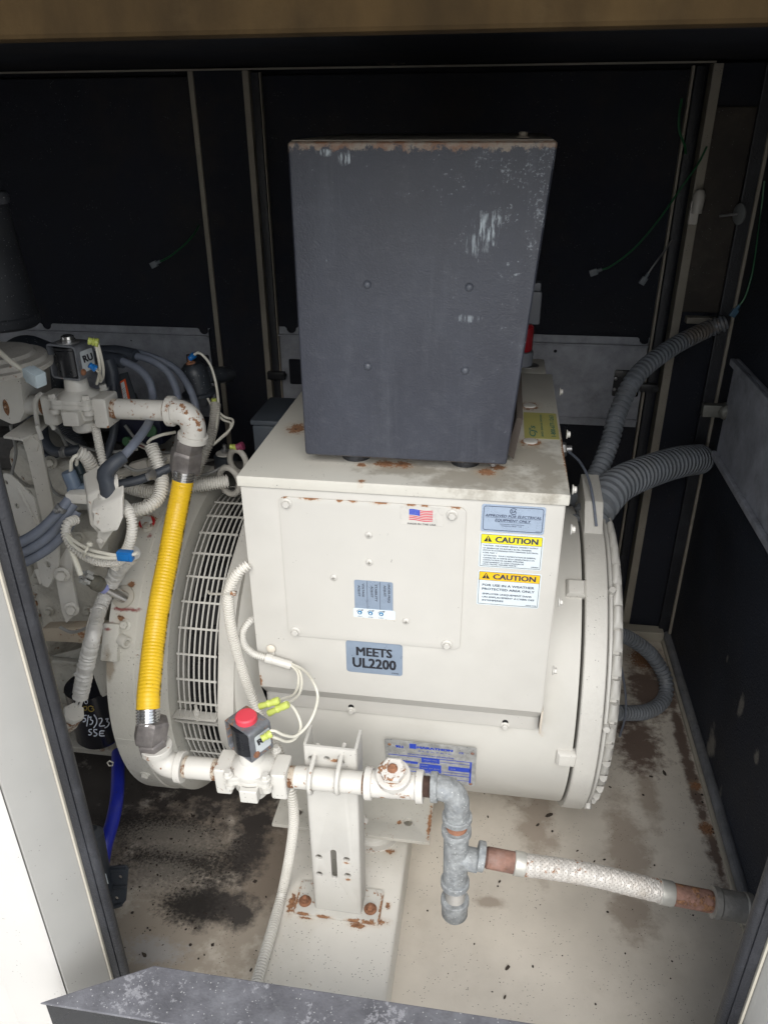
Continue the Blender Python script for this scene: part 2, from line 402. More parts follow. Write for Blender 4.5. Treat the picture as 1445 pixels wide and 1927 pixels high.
def rear_door(x0, x1, label, strips, left_line, right_line):
    t = thing('rear_door', ((x0 + x1) / 2, YB + .02, .02), label, 'door', 'foam lined rear doors')
    obj('foam_panel', bbox((x0 + .004, YB + .012, .03), (x1 - .004, YB + .04, ZTOP - .01), .004), foam, t, False)
    for z0, z1, notches in strips:
        a0, a1 = x0 + .03, x1 - .028
        if right_line: a1 = x1 - .045
        pl = PL((0, YB - .002, 0)); out = [(a0, z0), (a1, z0), (a1, z1)]
        for nx in sorted(notches, reverse=True):
            out += [(nx + .019, z1)] + [(nx + .014 * math.cos(q), z1 - .004 - .014 * math.sin(q)) for q in [k * math.pi / 8 for k in range(9)]] + [(nx - .019, z1)]
        out.append((a0, z1))
        RH_ = [(min(cx, a1 - w / 2 - .006) if cx > 0 and w > .05 else cx, cz, w, h) for cx, cz, w, h in RAILH]
        hs_ = [rrect(cx - w / 2, cz - h / 2, cx + w / 2, cz + h / 2, .004, 2) for cx, cz, w, h in RH_ if a0 < cx - w / 2 and cx + w / 2 < a1 and z0 < cz - h / 2]
        rm = zinc if x0 > -.6 else zinc_dusty
        obj('stiffener_rail', g_plate(pl.up(-.006), out, .0015, hs_), rm, t, False)
        obj('rail_lip', [bbox((a0, YB - .012, z1 - .024), (a1, YB - .0035, z1 - .019), .001), bbox((a0, YB - .010, z0 + .02), (a1, YB - .0035, z0 + .025), .001)], rm, t)
    if left_line:
        obj('seal_strip', bbox((x0 + .006, YB - .014, .01), (x0 + .026, YB + .01, ZTOP - .004), .005), rubber, t)
        obj('edge_strip', bbox((x0 + .0265, YB - .010, .01), (x0 + .0295, YB + .008, ZTOP - .004), .0008), trim, t)
    if right_line:
        obj('seal_strip', bbox((x1 - .034, YB - .014, .01), (x1 - .012, YB + .01, ZTOP - .004), .005), rubber, t)
        obj('edge_strip', bbox((x1 - .042, YB - .010, .01), (x1 - .036, YB + .008, ZTOP - .004), .0008), trim, t)
    return t
ZR1, ZR0 = zt(1100, 632), zt(1100, 800)
RAILH = [(xt(1185, 725), zt(1185, 722), .070, .075), (xt(1045, 661), zt(1045, 661), .009, .009), (xt(388, 700), zt(388, 695), .07, .07), (xt(246, 641), zt(246, 641), .006, .006), (xt(560, 700), zt(560, 700), .05, .075)]
rear_door(-1.69, XA, 'rear door lined with black foam behind the engine at left', [(zt(300, 780), zt(200, 612), (xt(88, 616), xt(383, 622)))], False, False)
rear_door(XB, XD - .012, 'wide rear door lined with black foam behind the generator box', [(ZR0, ZR1, (xt(548, 625), xt(1212, 648)))], True, True)
# black lever parts visible in the rail cut-outs, and strap clips on the seals
clip = flat('black_clip', (.02, .02, .022), .4)
def clipf(x, y, w, lab):
    c = atY(x, y, YB - .03)
    t = thing('door_clip', c, lab, 'clip')
    obj('clip_body', bbox(c + V((-w / 2, -.010, -.011)), c + V((w / 2, .010, .011)), .003), clip, t)
    obj('clip_end', g_lathe(c + V((w / 2 - .004, -.012, 0)), (0, 1, 0), [(0, .007), (.02, .007), (.022, .005)], 12), clip, t)
clipf(1220, 729, .045, 'black clip gripping the rear door seal right of the conduits')
clipf(520, 706, .05, 'black clip on the rear door seal left of the grey cabinet')
t = thing('door_latch_block', atY(1178, 720, YB + .01), 'black latch block seen through the opening in the galvanized rail', 'latch')
c = WPOS[t.name]; obj('latch_body', bbox(c + V((-.04, -.006, -.036)), c + V((.038, .014, .036)), .003), black, t)
for dx, dz in ((-.03, .012), (-.03, -.018)): obj('rivet', g_lathe(c + V((dx, -.006, dz)), (0, -1, 0), [(0, .005), (.002, .004), (.003, .0015)], 12), steel, t)
obj('label_tab', bbox(c + V((.016, -.010, -.03)), c + V((.03, -.0065, .0)), .001), flat('old_paper_tab', (.28, .26, .17), .7), t)
# ---- right wall
XW = .575
rw = struct('right_wall', g_box((XW + .004, .68, -.03), (XW + .03, 2.2, 1.60)), foam_wall)
PR = PL((XW, 0, 0), (-1, 0, 0), (0, -1, 0))
rl = mat('dusty_wall_stiffener', (.40, .41, .45), .5, .1, var=.25, vscale=18, speck=1.1, speckcol=(.55, .55, .55), grime=.6, gcol=(.05, .048, .045), bump=.4)
struct('wall_stiffener', [bbox((XW - .006, .70, .668), (XW + .004, 1.93, .925), .003)], rl, rw)
struct('stiffener_lip', [bbox((XW - .018, .70, .908), (XW - .0062, 1.93, .925), .003), bbox((XW - .018, .70, .668), (XW - .0062, 1.93, .684), .003)], rl, rw)
struct('corner_edge', [bbox((XW - .004, 2.035, .03), (XW + .0038, 2.045, 1.55), .002)], trim, rw)
struct('corner_seal', [g_tube([(XW - .016, 2.075, .02), (XW - .016, 2.075, 1.55)], .010, 12, .05), bbox((XW - .03, 2.055, .02), (XW + .003, 2.068, 1.55), .003)], rubber, rw)
struct('floor_seal', [g_tube([(XW - .004, .75, .018), (XW - .004, 1.4, .02), (XW - .004, 2.05, .018)], .0125, 14, .03)], mat('weathered_grey_seal', (.15, .155, .165), .55, var=.25, vscale=25, grime=.6, gcol=(.34, .32, .28), bump=.7, bscale=150, bdist=.002, chips=.05, chipcol=(.03, .03, .03)), rw)
# ---- dark recess with fittings in the right hand column
rc = mat('brown_recess_metal', (.035, .028, .022), .7, var=.4, vscale=12, grime=.3, speck=.5, speckcol=(.2, .2, .2))
struct('recess_ledge', bbox(V((xt(1288, 596), YB - .03, zt(1300, 604))), V((xt(1384, 596), YB + .0, zt(1300, 592))), .002), trim, bw)
struct('recess_panel', bbox(V((xt(1300, 400), YB - .016, zt(1300, 585))), V((xt(1385, 400), YB - .0062, zt(1300, 200))), .004), rc, bw)
# ---- left wall, ceiling, front header
struct('left_wall', g_box((-1.76, .70, -.03), (-1.704, 2.2, 1.60)), foam)
struct('ceiling', g_box((-1.704, .74, 1.562), (.60, 2.2, 1.62)), foam)
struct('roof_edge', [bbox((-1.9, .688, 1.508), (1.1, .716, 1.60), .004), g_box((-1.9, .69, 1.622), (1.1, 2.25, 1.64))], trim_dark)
hb = struct('header_beam', bbox((-1.7, .72, 1.545), (.58, .80, 1.5605), .003), rubber)
# debris nest on the rear top edge
c = atY(742, 117, YB - .03)
random.seed(11)
grit = []
def flake(px_, py_, s_):
    c_ = atZ(px_, py_, .0006); a_ = random.random() * 6.28; k_ = random.choice((4, 5, 6)); el = random.uniform(.35, .9); lp_ = []
    for k in range(k_):
        q_ = V((s_ * random.uniform(.7, 1.1) * math.cos(k / k_ * 6.283), s_ * el * math.sin(k / k_ * 6.283), 0)); q_.rotate(Matrix.Rotation(a_, 3, 'Z')); lp_.append(c_ + q_)
    grit.append(g_prism(lp_, (0, 0, s_ * .25)))
for i in range(420):
    flake(random.gauss(330, 75), random.gauss(1600, 95), abs(random.gauss(0, .0016)) + .0006)
for i in range(110):
    t_ = random.random(); flake(1262 + t_ * 110 + random.gauss(0, 7), 1250 + t_ * 400, abs(random.gauss(0, .0022)) + .0008)
for i in range(90): flake(random.uniform(800, 1320), random.uniform(1480, 1900), abs(random.gauss(0, .0012)) + .0005)
tag(obj('floor_grit', grit, flat('dark_grit', (.035, .025, .02), .9)), 'fine dark grit and paint flakes scattered over the floor pan', 'grit', kind='stuff')
bm = [g_lathe(c + V((random.uniform(-.05, .05), 0, random.uniform(-.004, .006))), (random.random() - .5, random.random() - .5, 1), [(0, .004), (.004, .007), (.009, .003)], 7) for i in range(26)]
tag(obj('insect_nest', bm, mat('grey_mud_nest', (.10, .09, .075), .95, var=.3, bump=1, bdist=.003)), 'small brown mud nest stuck under the top edge above the cabinet', 'nest')
# ================================================================ door jambs
white_door = mat('white_painted_panel', (.56, .545, .52), .4, var=.02, speck=.1, bump=.08)
jamb_m = mat('grey_beige_jamb', (.38, .375, .355), .45, var=.03, speck=.2, bump=.08)
t = thing('left_door_jamb', (-.60, .68, -.3), 'white painted door jamb with black rubber seal at left front', 'door jamb')
obj('jamb_return', bevel(g_prism([(-.566, .70, -.35), (-.5775, .70, -.35), (-.610, .645, -.35), (-.600, .642, -.35)], (0, 0, 1.85)), .002), jamb_m, t)
XS = atY(8, 1800, .655).x
obj('front_panel', bevel(g_prism([(-.602, .640, -.35), (-.612, .636, -.35), (XS, .636, -.35), (XS, .646, -.35), (-.612, .646, -.35)], (0, 0, 1.85)), .002), white_door, t)
obj('edge_lip', bbox((-.566, .697, -.35), (-.5625, .706, 1.5), .001), mat('pale_edge', (.46, .43, .36), .5), t)
obj('seal_carrier', bevel(g_prism([(-.5622, .700, -.30), (-.549, .700, -.30), (-.549, .715, -.30), (-.5622, .715, -.30)], (0, 0, 1.8)), .002), rubber, t)
obj('seal_bulb', [g_tube([(-.5445, .708, -.3), (-.5445, .708, .6), (-.5445, .708, 1.5)], .0075, 14, .02), bbox((-.5475, .7005, -.3), (-.5445, .7145, 1.5), .001)], rubber, t)
t = thing('outer_side_panel', (-.8, .65, -.3), 'white side panel beyond the vertical seam at the far lower left', 'panel')
obj('panel_skin', bbox((-1.3, .650, -.35), (XS - .003, .66, 1.5), .002), white_door, t)
t = thing('right_door_jamb', (.40, .68, -.3), 'beige door jamb with black rubber seal at lower right edge', 'door jamb')
obj('seal_bulb', [g_tube([(.3745, .708, -.3), (.3745, .708, 1.5)], .0075, 14, .02)], rubber, t)
obj('seal_carrier', bbox((.379, .700, -.3), (.393, .715, 1.5), .002), rubber, t)
obj('edge_lip', bbox((.3932, .697, -.35), (.397, .706, 1.5), .001), MATS['pale_edge'], t)
obj('jamb_return', bevel(g_prism([(.398, .70, -.35), (.409, .70, -.35), (.440, .645, -.35), (.430, .642, -.35)], (0, 0, 1.85)), .002), jamb_m, t)
obj('front_panel', bbox((.4315, .636, -.35), (1.0, .6405, 1.5), .002), white_door, t)
# ---- dark ledge at the bottom front
ledge_m = mat('scuffed_black_ledge', (.14, .14, .155), .55, .2, var=.25, vscale=22, grime=.6, gcol=(.30, .31, .33), bump=.6, bscale=120, bdist=.002, speck=1.2, speckcol=(.5, .5, .5), chips=.10, chipcol=(.30, .30, .32))
ZL = .33
lp = [atZ(290, 1818, ZL), atZ(75, 1888, ZL)]
fr = lp[1].y; lp += [V((.55, fr - .004, ZL)), V((.55, lp[0].y - .004, ZL))]
t = thing('front_ledge', (0, .6, .30), 'dark scuffed metal ledge across the bottom front edge', 'ledge')
obj('top_plate', bevel(g_prism(lp, (0, 0, -.004)), .0012), ledge_m, t, False)
obj('front_flange', bevel(g_prism([lp[1] + V((.006, .002, -.0045)), lp[0] + V((.004, -.004, -.0045)), lp[3] + V((0, -.004, -.0045)), lp[2] + V((0, .003, -.0045))], (0, 0, -.12)), .001), black, t, False)

# ================================================================ skid beam
YBEAM = .74
beam_m = mat('beige_beam_paint', (.64, .615, .56), .48, var=.04, rust=.03, rscale=45, speck=1.0, bump=.2, grime=.5, gcol=(.46, .42, .33), vscale=10,
             spots=[(atZ(708, 1735, .106), (.02, .008, .02)), (atZ(672, 1742, .106), (.014, .006, .02)), (atZ(549, 1700, .106), (.007, .022, .02)), (atZ(733, 1603, .106), (.01, .006, .02)), (atZ(730, 1705, .106), (.005, .007, .02)), (atZ(575, 1728, .106), (.012, .003, .02))])
t = thing('skid_beam', (-.235, .9, 0), 'beige painted steel skid beam running to the front under the channel post', 'beam')
bx0, bx1 = -.362, -.121
prof = [(bx0, 0), (bx0, .097)] + [(bx0 + .008 - .008 * math.cos(a), .097 + .008 * math.sin(a)) for a in (R(30), R(60))] + [(bx0 + .008, .105), (bx1 - .008, .105)] + [(bx1 - .008 + .008 * math.sin(a), .097 + .008 * math.cos(a)) for a in (R(30), R(60))] + [(bx1, .097), (bx1, 0)]
obj('beam_channel', g_prism([(x, YBEAM, z) for x, z in prof], (0, .53, 0)), beam_m, t)
t = thing('vibration_mount', (-.19, 1.105, .105), 'round vibration mount squeezed between the beam and generator foot', 'mount')
obj('rubber_body', g_lathe((-.20, 1.13, .1055), (0, 0, 1), [(0, .05), (.006, .052), (.010, .046), (.035, .040), (.05, .034)], 32), paint_rough, t)
obj('steel_cup', g_lathe((-.20, 1.13, .1052), (0, 0, 1), [(0, .062), (.003, .062), (.0035, .053)], 32), paint_rusty, t)

# ================================================================ alternator
YC, ZC, RB = 1.430, .390, .320
alt = thing('alternator', (-.15, YC, .16), 'large beige generator with square terminal box covered in stickers', 'generator')
AX = (1, 0, 0)
def lath(name, prof, m, seg=96, parent=None, **k):   # profile given as (x, r)
    x0 = prof[0][0]
    return obj(name, g_lathe((x0, YC, ZC), AX, [(x - x0, r) for x, r in prof], seg, **k), m, parent or alt)
body_m = mat('beige_stator_paint', (.50, .488, .45), .45, var=.04, rust=0, speck=.0, bump=.2, bscale=200, grime=.4, gcol=(.36, .34, .29), vscale=7,
    spots=[(atY(1040, 1335, 1.09), (.006, .01, .016)), (atY(1020, 1388, 1.10), (.006, .01, .008)), (atY(905, 1362, 1.10), .004), (atY(760, 1349, 1.10), .003)])
lath('stator_housing', [(-.50, .28), (-.47, .28), (-.468, RB - .004), (-.466, RB), (.183, RB), (.1835, RB - .02)], body_m)
lath('end_ring', [(.188, RB - .01), (.188, .3285), (.190, .331), (.227, .331), (.229, .329), (.229, RB - .02)], paint_rough)
# bolts and cast pads
def on_cyl(X, ang, r=RB): return V((X, YC - r * math.cos(ang), ZC + r * math.sin(ang))), V((0, -math.cos(ang), math.sin(ang)))
def cyl_px(x, y, r=RB):
    "front hit of a pixel ray with the cylinder"
    d = ray(x, y); a = d.y ** 2 + d.z ** 2; b = 2 * (d.y * (CAM.y - YC) + d.z * (CAM.z - ZC)); c = (CAM.y - YC) ** 2 + (CAM.z - ZC) ** 2 - r * r
    s = (-b - math.sqrt(max(b * b - 4 * a * c, 0))) / (2 * a); p = CAM + d * s
    return p, V((0, p.y - YC, p.z - ZC)).normalized()
for x, y, w, h in ((1083, 1109, .036, .034), (1066, 1424, .038, .032)):
    p, n = cyl_px(x, y); F = frame_from(n, (1, 0, 0))
    vs = []
    for k, (hh, s) in enumerate(((-.008, 1.0), (.006, 1.0), (.013, .76))):
        for a, b in ((-1, -1), (1, -1), (1, 1), (-1, 1)): vs.append(p + F @ V((a * w / 2 * s, b * h / 2 * s, hh)))
    g = (vs, [(3, 2, 1, 0), (8, 9, 10, 11)] + [(4 * j + i, 4 * j + (i + 1) % 4, 4 * j + 4 + (i + 1) % 4, 4 * j + 4 + i) for j in (0, 1) for i in range(4)])
    obj('cast_pad', bevel(g, .0018), paint_rough, alt)
for x, y in ((1040, 1260), (1058, 1230)): pass
# ---- cooling end: louvred guard on the right
lath('fan_opening', [(.2295, .27), (.2295, .304), (.238, .304), (.238, .27)], hole)
lath('guard_rim', [(.232, .30), (.232, .320), (.234, .3225), (.238, .3225), (.240, .319), (.240, .30)], paint)
lath('guard_drum', [(.2405, .22), (.2405, .304), (.254, .304), (.262, .292), (.262, .10)], paint_rough)
NL = 44
for i in range(NL):
    a = 2 * math.pi * i / NL
    c = V((.2495, YC - .3055 * math.cos(a), ZC + .3055 * math.sin(a)))
    nrm = V((0, -math.cos(a), math.sin(a))); tg = V((0, math.sin(a), math.cos(a)))
    vs = []; fs = []
    nu, nv = 6, 6
    for u in range(nu + 1):
        for v in range(nv + 1):
            U = u / nu; W = v / nv
            hh = .0135 * math.sin(math.pi * W) ** .6 * (U ** .7) if 0 < W < 1 else 0
            if U == 1: hh = hh
            vs.append(c + V((-.009 + .018 * W, 0, 0)) + tg * (-.0205 + .038 * U) + nrm * (hh))
    for u in range(nu):
        for v in range(nv): fs.append((u * (nv + 1) + v, u * (nv + 1) + v + 1, (u + 1) * (nv + 1) + v + 1, (u + 1) * (nv + 1) + v))
    k = len(vs); base = nu * (nv + 1)
    fs.append(tuple(base + v for v in range(nv + 1)))
    obj('louvre', (vs, fs), paint, alt)
for i, a in enumerate((R(57), R(12), R(-35), R(-62))):
    p, n = on_cyl(.237, a, .308); obj('ring_bolt', g_hex(p, n, .013, .024), paint, alt)
# ---- mounting foot
foot = PL((0, 0, .157), (0, 0, 1), (1, 0, 0))
fo = [foot.px(512, 1556), foot.px(808, 1592), (atZ(815, 1512, .165).x, 1.23), (foot.px(512, 1556)[0], 1.23)]
fo = [(a, b) for a, b in fo]
h1 = foot.px(768, 1553); h2 = foot.px(562, 1533)
foot_m = mat('beige_foot_paint', (.44, .425, .38), .5, var=.05, rust=.15, rscale=50, speck=.9, bump=.3, grime=.25, spots=[(atZ(808, 1550, .165), (.004, .04, .02)), (atZ(752, 1549, .165), .005)])
obj('mounting_foot', bevel(g_plate(foot, fo, .0085, [circ(*h1, .0095, 20), circ(*h2, .0095, 20)]), .0012), foot_m, alt)
obj('foot_web', g_box((-.36, 1.30, .15), (-.10, 1.32, .30)), foot_m, alt)
obj('foot_bolt', g_bolt((atZ(683, 1545, .166)), (0, 0, 1), 1.3), paint_rusty, alt)
# ---- terminal box
YF, ZT, ZLB = 1.08, .939, .920
LX0, LX1 = atY(444, 900, 1.0755).x, atY(1073.5, 936, 1.0755).x
box_m = mat('terminal_box_paint', (.51, .497, .462), .38, var=.03, rust=0, speck=-.12, bump=.10, bscale=450, grime=.08,
   spots=[(atY(1034, 1337, 1.08), (.004, .03, .006)), (atY(1037, 1300, 1.08), (.0025, .02, .03)), (V((-.398, 1.08, .52)), (.003, .01, .012))])
lid_m = mat('terminal_lid_paint', (.56, .545, .49), .36, var=.04, rust=0, speck=.25, bump=.10, bscale=450, grime=.2, vscale=7,
   stains=[(30, (.27, .245, .20), .75, [(atZ(900, 900, ZT), (.10, .06, .05)), (atZ(1030, 890, ZT), (.03, .12, .05)), (atZ(780, 885, ZT), (.10, .03, .05)), (atZ(1000, 860, ZT), (.06, .08, .05))])],
   spots=[(atZ(560, 806, ZT), (.018, .026, .02)), (atZ(725, 873, ZT), (.020, .014, .02)), (atZ(757, 874, ZT), (.016, .014, .02)), (atZ(682, 875, ZT), (.010, .008, .02)), (atZ(915, 888, ZT), (.014, .016, .02)),
          (atZ(937, 880, ZT), (.012, .01, .02)), (atZ(998, 831, ZT), (.017, .022, .01)), (atZ(996, 764, ZT), (.017, .022, .01)), (atZ(680, 905, ZT), (.006, .006, .01)), (atZ(1062, 850, ZT), (.004, .10, .01)), (atZ(1055, 760, ZT), (.0035, .16, .01))])
YR, YR2 = 1.693, 1.819
prof = [(YF, ZLB), (YF, .507), (1.1085, .470), (1.1085, .4395)]
def shell(pr, x0, x1, th):
    ins = [(y + th, z) for y, z in pr]
    loop = [(x0, y, z) for y, z in pr] + [(x0, y, z) for y, z in reversed(ins)]
    return g_prism(loop, (x1 - x0, 0, 0))
fx0, fx1 = LX0 + .0045, LX1 - .0045
obj('terminal_box_front', bevel(shell(prof, fx0, fx1 - .002, .002), .0012), box_m, alt)
for xs, nm in ((fx0 + .0005, 'terminal_box_side'), (fx1 - .0025, 'terminal_box_side')):
    lp = [(xs, YF + .0025, ZLB), (xs, YF + .0025, .51), (xs, 1.1108, .47), (xs, 1.1108, .44), (xs, 1.14, .51), (xs, 1.25, .65), (xs, 1.395, .70), (xs, YR, .55), (xs, YR, ZLB)]
    obj(nm, g_prism(lp, (.002, 0, 0)), box_m, alt)
obj('terminal_box_back', g_box((fx0, YR - .002, .5), (fx1, YR, .9)), box_m, alt)
obj('terminal_box_lid', bevel(g_box((LX0, YF - .0045, ZLB), (LX1, YR + .004, ZT)), .0035, 3), lid_m, alt)
RX1 = LX1 - .013
obj('rear_box', [bbox((-.30, YR + .006, .60), (RX1, YR2, ZT - .001), .003)], lid_m, alt)
for x, y in ((996, 688),):
    obj('knockout', g_lathe(atZ(x, y, ZT - .001), (0, 0, 1), [(0, .022), (.0015, .022), (.0022, .019), (.0014, .017)], 28), steel, alt)
for x, y in ((998, 831), (996, 764)):
    obj('round_plug', g_lathe(atZ(x, y, ZT), (0, 0, 1), [(0, .0125), (.002, .0125), (.003, .0105), (.0032, .008)], 28), paint, alt)
# small hex bolts along the right side of box
for x, y in ((1074, 996), (1051, 1133), (1040, 1262)):
    p = atX(x, y, fx1); obj('side_bolt', g_bolt(p, (1, 0, 0), .9), paint, alt)
for x, y in ((1077, 921), (1066, 817), (1053, 737)):
    p = atX(x, y, LX1); obj('side_bolt', g_bolt(p, (1, 0, 0), .9), paint, alt)
obj('corner_tab', bbox(V((fx1 - .002, 1.085, .452)), V((fx1 + .002, 1.104, .505)), .001), mat('rusty_tab', (.5, .45, .38), .6, rust=.35, rscale=60), alt)
# flange bolts below
for x, y in ((661, 1337), (950, 1366)):
    p = atY(x, y, 1.1085); obj('flange_bolt', [g_bolt(p, (0, -1, 0), 1.0)], paint, alt)
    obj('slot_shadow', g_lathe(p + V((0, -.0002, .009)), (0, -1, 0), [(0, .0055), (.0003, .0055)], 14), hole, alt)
# ---- access panel
FP = PL((0, YF, 0))
a = [FP.px(*q) for q in ((527, 935), (887, 953), (857, 1219), (543, 1195))]
ax0, ax1 = (a[0][0] + a[3][0]) / 2, (a[1][0] + a[2][0]) / 2; az1, az0 = (a[0][1] + a[1][1]) / 2, (a[2][1] + a[3][1]) / 2
panel_m = mat('access_panel_paint', (.515, .502, .467), .38, var=.02, speck=-.1, bump=.10, bscale=450,
   spots=[(FP.w(a, az1 + .0005, .002), (w, .006, .0035)) for a, w in ((-.335, .008), (-.285, .016), (-.235, .006), (-.215, .007), (-.17, .012), (-.12, .008), (-.10, .006), (-.05, .009), (-.325, .004))])
pan = obj('access_panel', bevel(g_plate(FP.up(.0004), rrect(ax0, az0, ax1, az1, .011, 6), .0028), .0009), panel_m, alt)
PP = FP.up(.0034)
for x, y in ((539, 947), (851, 969), (556, 1188), (841, 1213)):
    obj('panel_bolt', g_bolt(PP.w(*PP.px(x, y)), (0, -1, 0), 1.12), paint, alt)
for x, y in ((694, 1007), (695, 1058), (628, 1087), (764, 1169)):
    p = PP.w(*PP.px(x, y)); s = obj('panel_screw', g_lathe(p, (0, -1, 0), [(0, .0062), (.0012, .0060), (.0026, .0042), (.0032, .0015)], 20), paint, alt)
    obj('cross_recess', [g_box(p + V((-.0028, -.0037, -.0006)), p + V((.0028, -.003, .0006))), g_box(p + V((-.0006, -.00375, -.0028)), p + V((.0006, -.003, .0028)))], flat('screw_recess', (.2, .19, .17), .6), s)
# ---- stickers
def stk_m(name, col, rough=.35, metal=0): return mat(name, col, rough, metal, var=.05, vscale=60, bump=.08, bscale=500)
silver = stk_m('silver_foil_sticker', (.28, .345, .44), .32, .35)
silver2 = stk_m('bright_foil_sticker', (.36, .44, .56), .3, .3)
yellow1 = stk_m('yellow_print', (.72, .62, .02)); yellow2 = stk_m('amber_print', (.76, .46, .01)); white_s = stk_m('white_sticker', (.58, .64, .67))
blue_ink = stk_m('blue_ink', (.02, .05, .42)); red_ink = stk_m('red_ink', (.55, .02, .06)); grey_ink = flat('grey_ink', (.10, .11, .13), .5)
def stickrect(pl, tl, tr, br, bl, r):
    q = [pl.px(*c) for c in (tl, tr, br, bl)]
    o = V(((q[0][0] + q[3][0]) / 2, (q[2][1] + q[3][1]) / 2)); 
    return ((q[0][0] + q[3][0]) / 2, (q[2][1] + q[3][1]) / 2, (q[1][0] + q[2][0]) / 2, (q[0][1] + q[1][1]) / 2)
def band(pl, x0, z0, x1, z1, h=.0002, r=.0005): return g_plate(pl.up(h), rrect(x0, z0, x1, z1, r, 3), .0001)
def ring_rect(pl, x0, z0, x1, z1, r, w, h=.0002): return g_plate(pl.up(h), rrect(x0, z0, x1, z1, r, 4), .0001, [rrect(x0 + w, z0 + w, x1 - w, z1 - w, max(r - w, .0004), 4)])
S = FP.up(.0005)
def para(pl, lines, x0, ztop, lh, cap, wch, bold=.013, maxw=1, h=.0004, shear=0):
    g = []
    for i, s in enumerate(lines):
        if s: g.append(g_text(pl, s, (x0, ztop - lh * i - cap), (x0 + wch * len(s), ztop - lh * i - cap), cap, bold=bold, hh=h, shear=shear))
    return g
# certified for electrical equipment sticker
x0, z0, x1, z1 = stickrect(FP, (907, 947), (1028, 955), (1023, 1006), (904, 1000), .003)
s = obj('approval_sticker', g_plate(FP.up(.0003), rrect(x0, z0, x1, z1, .004), .0003), silver2, alt)
w = x1 - x0; h = z1 - z0; cx = (x0 + x1) / 2
navy = flat('navy_print', (.02, .03, .07), .5)
obj('border', ring_rect(S, x0 + .003, z0 + .003, x1 - .003, z1 - .003, .004, .0009, .0003), navy, s)
def ring(pl, c, r0, r1, a0, a1, n=20, h=.0003):
    o = arc_pts(c, r1, a0, a1, n) + list(reversed(arc_pts(c, r0, a0, a1, n))); return g_plate(pl.up(h), o, .0001)
lc = (cx, z1 - .0105)
obj('logo', [ring(S, lc, .0046, .0057, R(38), R(322)), g_text(S, 'SA', (lc[0] - .0035, lc[1] - .0024), (lc[0] + .0045, lc[1] - .0024), .0048, bold=.013)], navy, s)
obj('lettering', [g_text(S, 'APPROVED FOR ELECTRICAL', (x0 + .06 * w, z1 - .0215), (x1 - .06 * w, z1 - .0215), .0044, bold=.014, shear=.25), g_text(S, 'EQUIPMENT ONLY', (x0 + .22 * w, z1 - .0290), (x1 - .22 * w, z1 - .0290), .0044, bold=.014, shear=.25),
    band(S, x0 + .0065, z1 - .0229, x1 - .0065, z1 - .0225, .0003, .0001), band(S, x0 + .22 * w, z1 - .0303, x1 - .22 * w, z1 - .0299, .0003, .0001),
    g_text(S, 'KATOLIGHT CORPORATION', (x0 + .030, z1 - .0345), (x1 - .032, z1 - .0345), .0015, bold=.013), g_text(S, 'MANKATO, MINN - USA', (x0 + .032, z1 - .0375), (x1 - .035, z1 - .0375), .0015, bold=.013),
    g_text(S, '33507', (x1 - .013, z0 + .0045), (x1 - .006, z0 + .0045), .0013, bold=.013)], navy, s)
def caution(tl, tr, br, bl, ym, body, small, head):
    x0, z0, x1, z1 = stickrect(FP, tl, tr, br, bl, .003)
    s = obj('caution_sticker', g_plate(FP.up(.0003), rrect(x0, z0, x1, z1, .003), .0003), white_s, alt)
    b = .0025; hb = (z1 - z0) * head
    obj('yellow_band', band(S, x0 + b, z1 - b - hb, x1 - b, z1 - b, .0002), ym, s)
    obj('border', [ring_rect(S, x0 + b - .0004, z0 + b - .0004, x1 - b + .0004, z1 - b + .0004, .001, .0006, .0004), band(S, x0 + b, z1 - b - hb - .0004, x1 - b, z1 - b - hb, .0004, .0001)], ink, s)
    ch = hb * .62; yb = z1 - b - hb * .82
    tx = x0 + .013; tri = [(tx - ch * .68, yb), (tx + ch * .68, yb), (tx, yb + ch * 1.15)]
    obj('warning_triangle', g_plate(S.up(.0004), tri, .0001), ink, s)
    obj('exclamation_mark', g_text(S, '!', (tx - .0007, yb + ch * .12), (tx + .0007, yb + ch * .12), ch * .78, bold=.013, hh=.0008), ym, s)
    g = [g_text(S, 'CAUTION', (x0 + .025, yb), (x1 - .009, yb), ch, bold=.024, hh=.0005)]
    for (t_, a0, fz, a1, cap) in body: g.append(g_text(S, t_, (x0 + a0 * (x1 - x0), z0 + fz * (z1 - z0)), (x0 + a1 * (x1 - x0), z0 + fz * (z1 - z0)), cap, bold=.013, hh=.0005))
    obj('lettering', g, navy, s)
    return s
bd = [('"CAUTION   FOR STANDBY SERVICE CONNECT OUTPUT', .06, .625, .92), ('OF GENERATOR TO SUITABLY RATED TRANSFER', .06, .55, .82), ('SWITCH IN ACCORDANCE WITH CANADIAN ELECTRICAL', .06, .485, .93), ('CODE, PART 1"', .06, .415, .29),
      ('"ATTENTION   POUR L\'ALIMENTATION DE RESERVE,', .07, .335, .90), ('CONNECTER LA SORTIE DE LA GENERATRICE A UN', .07, .265, .88), ('COMMUTATEUR DE CALIBRE APPROPRIE,', .07, .20, .72), ('CONFORMEMENT AU CODE CANADIEN DE', .07, .135, .72), ("L'ELECTRICITE, PREMIERE PARTIE.\"", .07, .075, .62), ('39909', .84, .07, .95)]
caution((903, 1002), (1024, 1009), (1018, 1074), (900, 1066), yellow1, [(a_, b_, c_, d_, .0022) for a_, b_, c_, d_ in bd], None, .25)
bd = [('FOR USE IN A WEATHER', .08, .56, .90, .0042), ('PROTECTED AREA ONLY', .08, .445, .91, .0042), ('EMPLOYER UNIQUEMENT DANS', .09, .31, .87, .0031), ("UN EMPLACEMENT A L'ABRI DES", .09, .215, .92, .0031), ('INTEMPERIES', .09, .12, .43, .0031), ('44540 TMB', .79, .06, .96, .0018)]
